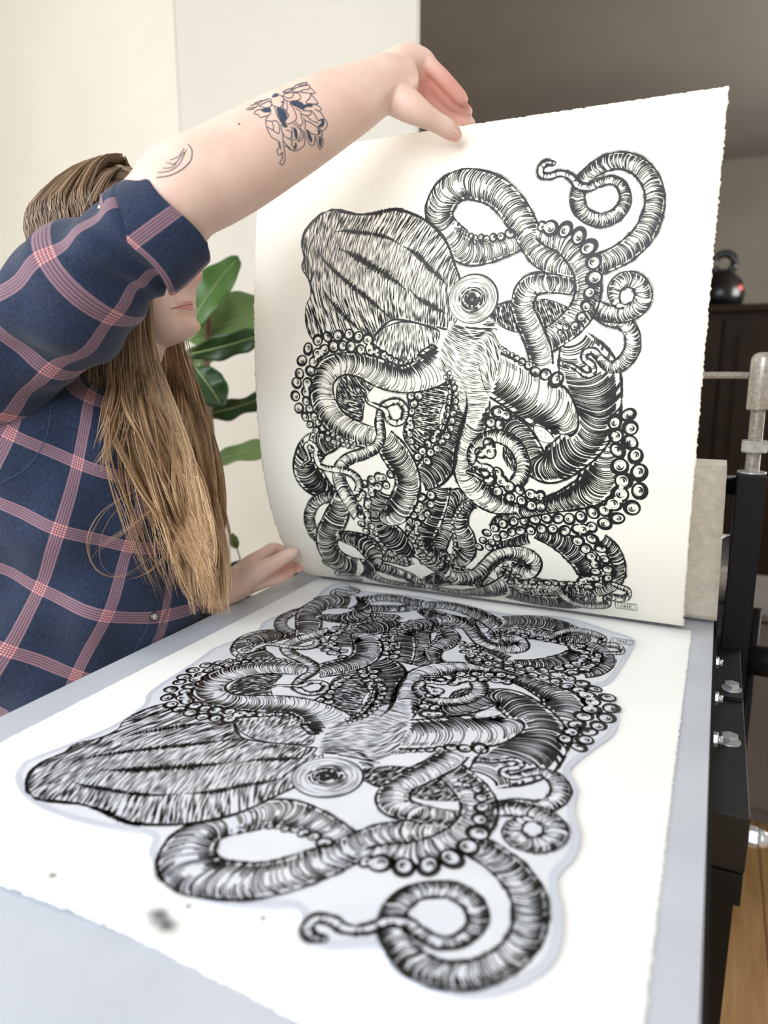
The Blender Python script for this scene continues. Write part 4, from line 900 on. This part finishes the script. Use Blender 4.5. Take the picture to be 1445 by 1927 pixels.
# rolled cuff: a turned-back band, outer layer, rounded lip, inner layer
c0_, c1_ = at(268, 461, .740), at(343, 405, .735); ax_ = c1_ - c0_; CLN = np.linalg.norm(ax_); ax_ /= CLN
v_ = CAM - c0_; v_ = v_ - ax_ * (v_ @ ax_); v_ /= np.linalg.norm(v_); b_ = np.cross(ax_, v_)
cp = cr(np.array([(-.004,.0530),(-.002,.0556),(.003,.0574),(.015,.0580),(.030,.0574),(CLN - .008,.0556),(CLN - .001,.0546),(CLN + .0015,.0530),(CLN - .001,.0516),(CLN - .010,.0512),(CLN - .030,.0510)]), 5)
CR_ = []
for i, (a, r) in enumerate(cp):
    ring = []
    for j in range(KS):
        th_ = 2 * math.pi * j / KS - math.pi; d = v_ * math.cos(th_) + b_ * math.sin(th_); p = c0_ + ax_ * (a + .004 * math.sin(th_ * 2 + 1) + .003 * math.sin(th_ * 3)) + d * r; ring.append(p + d * wrinkle(p, .0016, 5))
    CR_.append(ring)
CR_ = np.array(CR_); cl = np.r_[0, np.cumsum(np.linalg.norm(np.diff(cp, axis=0), axis=1))]
cuff = uv_mesh('rolled_cuff', CR_, lambda i, j: ((2 * math.pi * j / KS - math.pi) * .066 + .0554, cl[min(i, len(cl) - 1)] + .045), M_shirt, shirt, True, True)
# far sleeve
FR, fl_ = limb_rings([(110,760,1.12,.075),(140,850,1.16,.066),(185,960,1.18,.060),(250,1050,1.165,.056),(310,1105,1.135,.054)], 40, 8, 9, .003, .001)
uv_mesh('sleeve', FR, lambda i, j: (2 * math.pi * j / 40 * .066, fl_[min(i, len(fl_) - 1)]), M_shirt, shirt, True, True, .0012)
# collar, snap button and placket seam on the front
sb = BVHTree.FromPolygons([Vector(v) for v in TR.reshape(-1, 3)], [tuple(p.vertices) for p in shirt.data.polygons])
M_snap = mat('snap', srgb(206, 204, 196), .25, .6); M_ring = mat('snap_ring', srgb(120, 116, 108), .3, .9)
h = hit(sb, 289, 1160)
if h:
    c, nn = np.array(h[0]), np.array(h[1]); nn = nn if nn @ FW < 0 else -nn
    tube('snap_button', [c - nn * .001, c + nn * .0022, c + nn * .0030], [.0062, .0062, .0050], M_ring, shirt, 24); tube('snap_button_cap', [c + nn * .0022, c + nn * .0036, c + nn * .0042], [.0046, .0040, .0015], M_snap, shirt, 24)
M_seam = mat('seam', srgb(70, 84, 118), .9); M_seamd = mat('seam_dark', srgb(22, 34, 60), .9)
skin_lines('placket_seam', [([(308,1100),(296,1140),(272,1190),(246,1236)], 1.0), ([(330,1100),(318,1140),(294,1190),(262,1246)], .9)], M_seam, sb, shirt, .0012)
skin_lines('yoke_seam', [([(95,770),(84,830),(50,880),(0,910)], 1.0), ([(2,700),(40,716),(90,716)], 1.0)], M_seam, sb, shirt, .0012)
# ---------------------------------------------------------------- trousers and shoes
M_trs = noisy('dark_denim', srgb(34, 36, 44), srgb(46, 48, 56), 300, .9)
hipc = HIP
V, F = [], []
Q = torso_rings(48, -.006, 6)[-7:]
for ring in Q: V += list(ring - WZ * .01)
last = Q[-1]; 
for k_, dz in ((.97, .05), (.9, .10)):
    c = last.mean(0); V += list(c + (last - c) * k_ - WZ * dz)
n = len(V) // 48
for i in range(n - 1):
    for j in range(48): F.append((i * 48 + j, i * 48 + (j + 1) % 48, (i + 1) * 48 + (j + 1) % 48, (i + 1) * 48 + j))
F.append(tuple((n - 1) * 48 + j for j in range(48)))
trs = pydata('trousers', V, F, M_trs, person, True)
M_shoe = mat('shoe_leather', srgb(30, 28, 28), .5); M_sole = mat('sole', srgb(190, 185, 175), .7)
for sg in (1, -1):
    P = np.array([HIP + HS * sg * .085 - WZ * .04, HIP + HS * sg * .09 - WZ * .22, np.array([*(HIP + HS * sg * .09)[:2], -.50]), np.array([*(HIP + HS * sg * .085)[:2], -.72]), np.array([*(HIP + HS * sg * .085)[:2], -.905])])
    V, F = tube_vf(cr(P, 6), np.interp(np.linspace(0, 1, 25), [0, .3, .55, .75, 1], [.095, .086, .066, .062, .058]), 24, 0, False); pydata('trouser_leg', V, F, M_trs, trs, True)
    a = np.array([*(HIP + HS * sg * .085)[:2], zf]); 
    V, F = ellipsoid(a + HF * .055 + WZ * .045, (HF * .135, HS * .045, WZ * .042), 12, 24); V = [np.array([v[0], v[1], max(v[2], zf + .012)]) for v in V]; sh = pydata('shoe', V, F, M_shoe, person, True)
    V, F = ellipsoid(a + HF * .055 + WZ * .012, (HF * .138, HS * .048, WZ * .014), 8, 24); V = [np.array([v[0], v[1], min(max(v[2], zf + .0005), zf + .018)]) for v in V]; pydata('sole', V, F, M_sole, sh, True)

# ---------------------------------------------------------------- hair: a fitted cap and tapered locks
M_hair = mat('light_brown_hair', srgb(150, 115, 80), .42); t = NT(M_hair); ge = t.n('ShaderNodeNewGeometry'); r_ = ge.outputs['Random Per Island']
hz = t.n('ShaderNodeSeparateXYZ'); t.l(t.coord(), hz.inputs[0]); hz = t.ramp(hz.outputs[2], .42, .16)
c1 = t.mix(hz, t.mix(r_, srgb(88, 68, 52), srgb(168, 138, 110)), t.mix(t.ramp(r_, 0, .5), srgb(126, 92, 62), srgb(190, 150, 108))); c1 = t.mix(t.math('MULTIPLY', t.ramp(r_, .55, 1), hz), c1, srgb(232, 200, 158))
uvn = t.n('ShaderNodeUVMap'); t.col(c1); t.b.inputs['Specular IOR Level'].default_value = .6
HVt, HFt = [], []
def lock(P, r, k=4, flat=.55):
    P = np.asarray(P); n = len(P); R = r * np.clip(np.minimum(np.linspace(.5, 4, n), np.linspace(3.2, .12, n)), .1, 1)
    V, F = tube_vf(P, R, k, len(HVt), False, flat); HVt.extend(V); HFt.extend(F)
# cap on the skull, behind the hairline
KC = 144; cu = np.linspace(.055, .2262, 60); idx = {}
for i, u in enumerate(cu):
    for j in range(KC):
        th_ = 2 * math.pi * j / KC; idx[i, j] = len(HVt); HVt.append(head_pt(u, th_, .004))
for i in range(len(cu) - 1):
    for j in range(KC):
        th_ = 2 * math.pi * (j + .5) / KC; th_ = min(th_, 2 * math.pi - th_); lim = np.interp(cu[i], [.05, .10, .15, .185, .205], [1.95, 1.85, 1.5, 1.25, 0.0])
        if th_ > lim: HFt.append((idx[i, j], idx[i, (j + 1) % KC], idx[i + 1, (j + 1) % KC], idx[i + 1, j]))
# 1) over the skull: from a parting along the crown down both sides, then to the shoulders
for q in range(2100):
    side = 1 if rng.random() < .72 else -1; a = rng.random(); th0 = math.radians(rng.uniform(72, 178)) * side
    pts = []; u0 = .2255; ps_ = rng.normal(0, .05)
    fpart = -.055 - .075 * ((abs(math.degrees(th0)) - 72) / 106); g = rng.uniform(.006, .015)
    for k, u in enumerate(np.linspace(.2262, rng.uniform(.03, .07), 12)):
        th_ = th0 + side * ps_ * k / 6 + .18 * side * (k / 11) ** 2; p = head_pt(u, th_, g + .0008 * math.sin(k * .9 + q)); 
        if k < 3: p = hp(fpart, side * .004, .2262 + g) * (1 - k / 3) + p * (k / 3) + HU * .004 * (1 if k else 0)
        pts.append(p)
    e = pts[-1]; bk = -HF * rng.uniform(.0, .03) + HS * side * rng.uniform(-.005, .02)
    for k in range(1, 6): pts.append(e + bk * k / 3 - HU * .045 * k + HF * .0012 * math.sin(k * 1.3 + q))
    lock(cr(np.array(pts), 2), rng.uniform(.0005, .0011))
# 2) curtains falling forward over the chest: control points in photo pixels, resting on the shirt
def curtain(n, rows, spread, r, dep0, off=(.006, .03), wav=6.0, trim=(.86, 1.0), clumps=34, jit=.16):
    R0 = resample(cr(np.array(rows, float), 8), 13); f_ = np.linspace(0, 1, len(R0)); CL = []
    for q in range(clumps): CL.append((np.clip(rng.normal(0, .95), -1.9, 1.9), rng.normal(0, .35), rng.uniform(0, 6.28), rng.uniform(6, 13), rng.uniform(.4, 1.1) * wav, rng.uniform(*off), rng.uniform(*trim)))
    for q in range(n):
        a, b, ph, fr, am, o, tr_ = CL[rng.integers(clumps)]; j1, j2 = rng.normal(0, jit), rng.normal(0, jit * 1.3); o += rng.uniform(0, .006); ph2 = ph + rng.normal(0, .25)
        m = max(4, int(len(R0) * np.clip(tr_ + rng.normal(0, .04), .3, 1))); f = f_[:m]
        X = R0[:m, 0] + (a + b * f + j1 * (1 - f) + j2 * f) * R0[:m, 2] * spread + am * np.sin(fr * f + ph2) * (.25 + f) + (am * .35) * np.sin(fr * 2.3 * f + ph) * f; Y = R0[:m, 1] + 2 * np.sin(ph + f * 4); P = []; ld = None
        for k in range(m):
            h = hit(sb, X[k], Y[k]); d0 = dep0[0] + (dep0[1] - dep0[0]) * f[k]; d = min(d0, ((np.array(h[0]) - CAM) @ FW) - o) if h else d0 - o * .5
            if ld is not None: d = ld + np.clip(d - ld, -.012, .012)
            ld = d; P.append(at(X[k], Y[k], d))
        P = np.array(P); P[1:-1] = (P[:-2] + P[1:-1] * 2 + P[2:]) / 4; lock(P, r * rng.uniform(.6, 1.15))
curtain(700, [(258,540,12),(254,620,14),(258,690,20),(268,770,30),(300,860,30),(335,960,26),(365,1050,20),(392,1145,16)], 1.0, .0013, (.878, .94), wav=15, trim=(.76, 1))
curtain(760, [(316,605,7),(325,660,9),(332,712,15),(345,790,20),(364,890,21),(380,990,19),(392,1070,17),(402,1155,16)], 1.0, .0014, (1.01, .95), wav=14)
curtain(340, [(325,610,5),(335,655,6),(352,720,9),(368,800,11),(388,900,12),(402,1000,12),(408,1080,11),(414,1140,10)], 1.0, .0013, (1.03, .985), wav=11, trim=(.78, 1))
curtain(110, [(240,600,10),(222,720,14),(205,810,16),(190,885,18)], 1.0, .0009, (.90, .88), wav=6, trim=(.7, 1), clumps=14)
curtain(60, [(235,640,12),(236,800,20),(268,930,26),(300,1040,26),(330,1125,20)], 1.2, .0006, (.88, .9), wav=9, clumps=30)
for rows in ([(300,900,2),(250,930,3),(200,965,4),(172,1020,4),(185,1075,3),(235,1085,3),(300,1040,3)], [(330,930,2),(280,960,3),(225,1000,4),(180,1030,3),(165,1060,2)], [(230,760,2),(205,830,3),(175,870,3),(160,900,2)], [(340,1000,2),(300,1060,3),(255,1088,3),(205,1086,2)]): curtain(5, rows, 2.0, .0005, (.9, .9), wav=3, clumps=5)
# 3) fringe wisps beside the temple
for q in range(230):
    a = rng.random(); c = rng.normal(0, 1)
    rows = [(222 + 8 * a, 310 + 4 * a, 0), (205 + 4 * c, 322 + 5 * a, 0), (186 + 5 * c, 350 + 6 * a, 0), (172 + 9 * c, 395, 0), (160 + 12 * c, 450, 0)] if q % 4 else [(215 + 12 * a, 310, 0), (236 + 4 * c, 314 + 4 * a, 0), (262 + 6 * c, 322 + 4 * a, 0)]
    P = []
    for u, v, _ in cr(np.array(rows, float), 5):
        h = hit(bvh, u, v + 6); d = (np.array(h[0]) - CAM) @ FW if h else .9
        P.append(at(u, v, (d if .84 < d < .97 else .895) - .010 - .006 * a))
    P = np.array(P); P[1:-1] = (P[:-2] + P[1:-1] + P[2:]) / 3; lock(P, rng.uniform(.0005, .0010))
hair = pydata('long_hair', HVt, HFt, M_hair, person, True); hair['label'] = 'long wavy light brown hair with blonde ends'
# ---------------------------------------------------------------- background things
M_leaf = mat('fig_leaf', srgb(56, 92, 40), .38); t = NT(M_leaf); co = t.coord('Generated')
M_leaf2 = noisy('fig_leaf_pale', srgb(112, 136, 84), srgb(92, 122, 66), 12, .45); M_leafd = noisy('fig_leaf_dark', srgb(34, 62, 34), srgb(46, 76, 40), 14, .35)
t.col(t.mix(t.ramp(t.noise(9, 3, t.coord()), .35, .7), srgb(60, 98, 34), srgb(44, 78, 30))); M_brownspot = mat('brown_leaf_edge', srgb(120, 82, 54), .7); M_rib = mat('leaf_rib', srgb(140, 158, 104), .5)
def leaf(base, tip, width, facing, m, parent, droop=.03, wav=.006, rib=True):
    """broad leaf: lofted blade with a bent midrib, wavy margin and real thickness"""
    base, tip, fc = map(lambda q: np.array(q, float), (base, tip, facing)); ax = tip - base; L_ = np.linalg.norm(ax); ax /= L_; fc = fc - ax * (fc @ ax); fc /= np.linalg.norm(fc); sd = np.cross(ax, fc)
    nl, nw = 26, 9; V, F = [], []
    for i in range(nl + 1):
        s = i / nl; w_ = width * (math.sin(math.pi * min(1, s ** .8)) ** .62) * (.62 + .5 * s) * (1 if s < .98 else .6) * (1 + .05 * math.sin(s * 19)); c = base + ax * L_ * s + fc * droop * (4 * s * (1 - s) - s * .6)
        for j in range(nw):
            v_ = (j / (nw - 1)) * 2 - 1; V.append(c + sd * v_ * w_ + fc * (-.22 * w_ * (1 - abs(v_)) + wav * math.sin(s * 16 + v_ * 2) * abs(v_)))
    for i in range(nl):
        for j in range(nw - 1): F.append((i * nw + j, i * nw + j + 1, (i + 1) * nw + j + 1, (i + 1) * nw + j))
    o = pydata('leaf', V, F, m, parent, True); md = o.modifiers.new('thickness', 'SOLIDIFY'); md.thickness = .0008
    if rib:
        P = [base + ax * L_ * s + fc * (droop * (4 * s * (1 - s) - s * .6) - .22 * width * (math.sin(math.pi * min(1, s ** .8)) ** .62) * (.62 + .5 * s) + .0006) for s in np.linspace(.01, .96, 20)]
        tube('leaf_rib', P, np.linspace(.0022, .0007, 20), M_rib, o, 8)
    return o
DP = 1.62
pb = at(300, 1000, DP + .17); potx, poty = float(pb[0]), float(pb[1])
plant = tag(empty('potted_fig', (potx, poty, zf)), 'tall fiddle leaf fig plant with big green leaves behind the person', 'plant')
M_pot = noisy('glazed_pot', srgb(225, 222, 214), srgb(214, 210, 202), 6, .4); M_soil = noisy('soil', srgb(60, 46, 34), srgb(40, 30, 22), 60, .95); M_bark = noisy('bark', srgb(120, 100, 76), srgb(92, 74, 54), 40, .9)
tube('pot', [(potx, poty, zf + z) for z in (0, .01, .15, .29, .30, .30, .26)], [.10, .105, .13, .148, .148, .138, .134], M_pot, plant, 36)
tube('soil', [(potx, poty, zf + .245), (potx, poty, zf + .262)], .134, M_soil, plant, 28)
tp = at(395, 560, DP); tr = cr(np.array([(potx, poty, zf + .25), (potx + .01, poty, -.3), at(392, 900, DP), at(388, 720, DP), tp]), 8)
tube('trunk', tr, np.linspace(.012, .007, len(tr)), M_bark, plant, 12)
VW = -FW
def lf(bu, bv, tu, tv, wpx, m, dz=0.0, face=(0, 0, 0), dt=0.0, droop=.02):
    leaf(at(bu, bv, DP + dz), at(tu, tv, DP + dz + dt), wpx * DP / FPX, VW + np.array(face), m, plant, droop)
lf(350, 625, 446, 478, 40, M_leaf, -.05, (0, 0, .3), .02)
lf(352, 640, 520, 570, 62, M_leaf2, .0, (0, 0, .25), .05)
lf(348, 668, 505, 628, 27, M_leafd, -.03, (0, 0, -.6), .0)
lf(346, 700, 410, 655, 18, M_leaf2, .05, (0, 0, -.4))
lf(366, 690, 420, 765, 36, M_leafd, -.06, (.2, 0, .3), .0)
lf(365, 782, 520, 742, 26, M_leafd, .02, (0, 0, -.9), .04)
lf(395, 872, 540, 838, 27, M_leaf2, .0, (0, 0, .7), .04)
lf(300, 640, 180, 560, 50, M_leaf, .06); lf(340, 560, 330, 430, 45, M_leafd, .08); lf(330, 800, 210, 760, 45, M_leaf, .08)
# small trailing plant low behind the lower hand, in a pot on a stand
pp = at(450, 1130, 1.45); sp_ = tag(empty('small_potted_plant', (float(pp[0]), float(pp[1]), zf)), 'small potted plant with round green leaves behind the lower hand', 'plant')
M_stand = noisy('stand_wood', srgb(96, 72, 50), srgb(78, 56, 38), 20, .6)
x_, y_, z_ = map(float, pp)
tube('plant_stand', [(x_, y_, zf), (x_, y_, zf + .02), (x_, y_, zf + .03), (x_, y_, z_ - .145), (x_, y_, z_ - .14), (x_, y_, z_ - .12)], [.13, .13, .02, .02, .12, .12], M_stand, sp_, 28)
tube('pot', [(x_, y_, z_ + q) for q in (-.12, -.11, -.04, -.01, -.01, -.03)], [.05, .055, .068, .072, .064, .062], M_pot, sp_, 28)
tube('soil', [(x_, y_, z_ - .035), (x_, y_, z_ - .022)], .062, M_soil, sp_, 24)
for (bu, bv, tu, tv, wp, m) in ((445,1120,455,1062,26,M_leafd), (450,1120,478,1062,24,M_leafd), (440,1120,420,1078,20,M_leaf), (455,1060,438,1010,10,M_leaf2), (460,1120,500,1085,18,M_leaf)):
    b, e = at(bu, bv, 1.45), at(tu, tv, 1.43); mid = b * .45 + e * .55; tube('stem', [np.array((x_, y_, z_ - .03)), b * .6 + mid * .4, mid], .0014, M_leaf, sp_, 8)
    leaf(mid, e + (e - mid) * .25, wp * 1.45 / FPX, VW + np.array((0, 0, .4)), m, sp_, .006, .002, False)
# dark cabinet in the far room with a round black kettle on it
M_cab = noisy('dark_walnut', srgb(34, 21, 9), srgb(24, 15, 6), 9, .6); M_cab.node_tree.nodes['Principled BSDF'].inputs['Specular IOR Level'].default_value = .2
cy0 = 3.55; ct = float(ony(1400, 572, cy0)[2]); cx0 = float(ony(1180, 600, cy0)[0])
cab = tag(empty('walnut_cabinet', (cx0 + .55, cy0 + .22, zf)), 'dark brown wooden cabinet standing in the far room behind the press', 'cabinet')
box('body', cx0, cx0 + 1.1, cy0 + .02, cy0 + .45, zf, ct - .03, M_cab, cab, .004); box('top', cx0 - .02, cx0 + 1.12, cy0 - .01, cy0 + .46, ct - .03, ct, M_cab, cab, .004)
M_knob = mat('brass_knob', srgb(150, 120, 70), .35, .8)
xs_ = float(ony(1352, 700, cy0)[0])
for (a, b) in ((cx0 + .03, xs_ - .008), (xs_ + .008, cx0 + 1.07)):
    d_ = box('door', a, b, cy0, cy0 + .019, zf + .08, ct - .06, M_cab, cab, .003); box('panel', a + .06, b - .06, cy0 - .008, cy0 + .001, zf + .15, ct - .13, M_cab, d_, .003)
kc = ony(1358, 545, cy0 + .14); kx, ky = float(kc[0]), float(kc[1])
M_ket = mat('black_enamel', srgb(14, 14, 15), .25); M_red = mat('red_mark', srgb(170, 40, 20), .4)
ket = tag(empty('kettlebell', (kx, ky, ct)), 'round black kettlebell with a loop handle and red mark on the dark cabinet', 'kettlebell')
sc = cy0 / FPX * 1.08
tube('bell', [(kx, ky, ct + z * sc) for z in (0, 3, 20, 40, 52, 58)], [r * sc for r in (26, 31, 34, 28, 16, 3)], M_ket, ket, 36)
a_ = np.linspace(0, 2 * math.pi, 33); tube('ring_handle', [(kx + 15 * sc * math.cos(q), ky, ct + (66 + 15 * math.sin(q)) * sc) for q in a_], 6 * sc, M_ket, ket, 12)
V, F = ellipsoid((kx + 25 * sc, ky - 19 * sc, ct + 26 * sc), (np.array((5 * sc, 3 * sc, 0)), np.array((0, 2.5 * sc, 0)), np.array((0, 0, 6 * sc))), 8, 12); pydata('red_badge', V, F, M_red, ket, True)
# low grey cupboard beyond the press
M_low = noisy('grey_laminate', srgb(120, 114, 112), srgb(110, 105, 103), 6, .6)
lc = tag(empty('low_cupboard', (.55, 2.32, zf)), 'low grey cupboard on the wood floor beyond the press', 'cupboard')
lx0 = -.25; lt = -.30
box('body', lx0, 1.3, 2.12, 2.5, zf + .06, lt - .02, M_low, lc, .003); box('top', lx0 - .01, 1.31, 2.09, 2.51, lt - .02, lt, M_low, lc, .003); box('plinth', lx0 + .03, 1.27, 2.15, 2.48, zf, zf + .06, M_low, lc)
for k in range(3):
    a = lx0 + .01 + k * .513; d_ = box('door', a, a + .503, 2.10, 2.12, zf + .07, lt - .03, M_low, lc, .003); box('handle', a + .44, a + .455, 2.083, 2.10, -.5, -.36, M_steel, d_, .003)
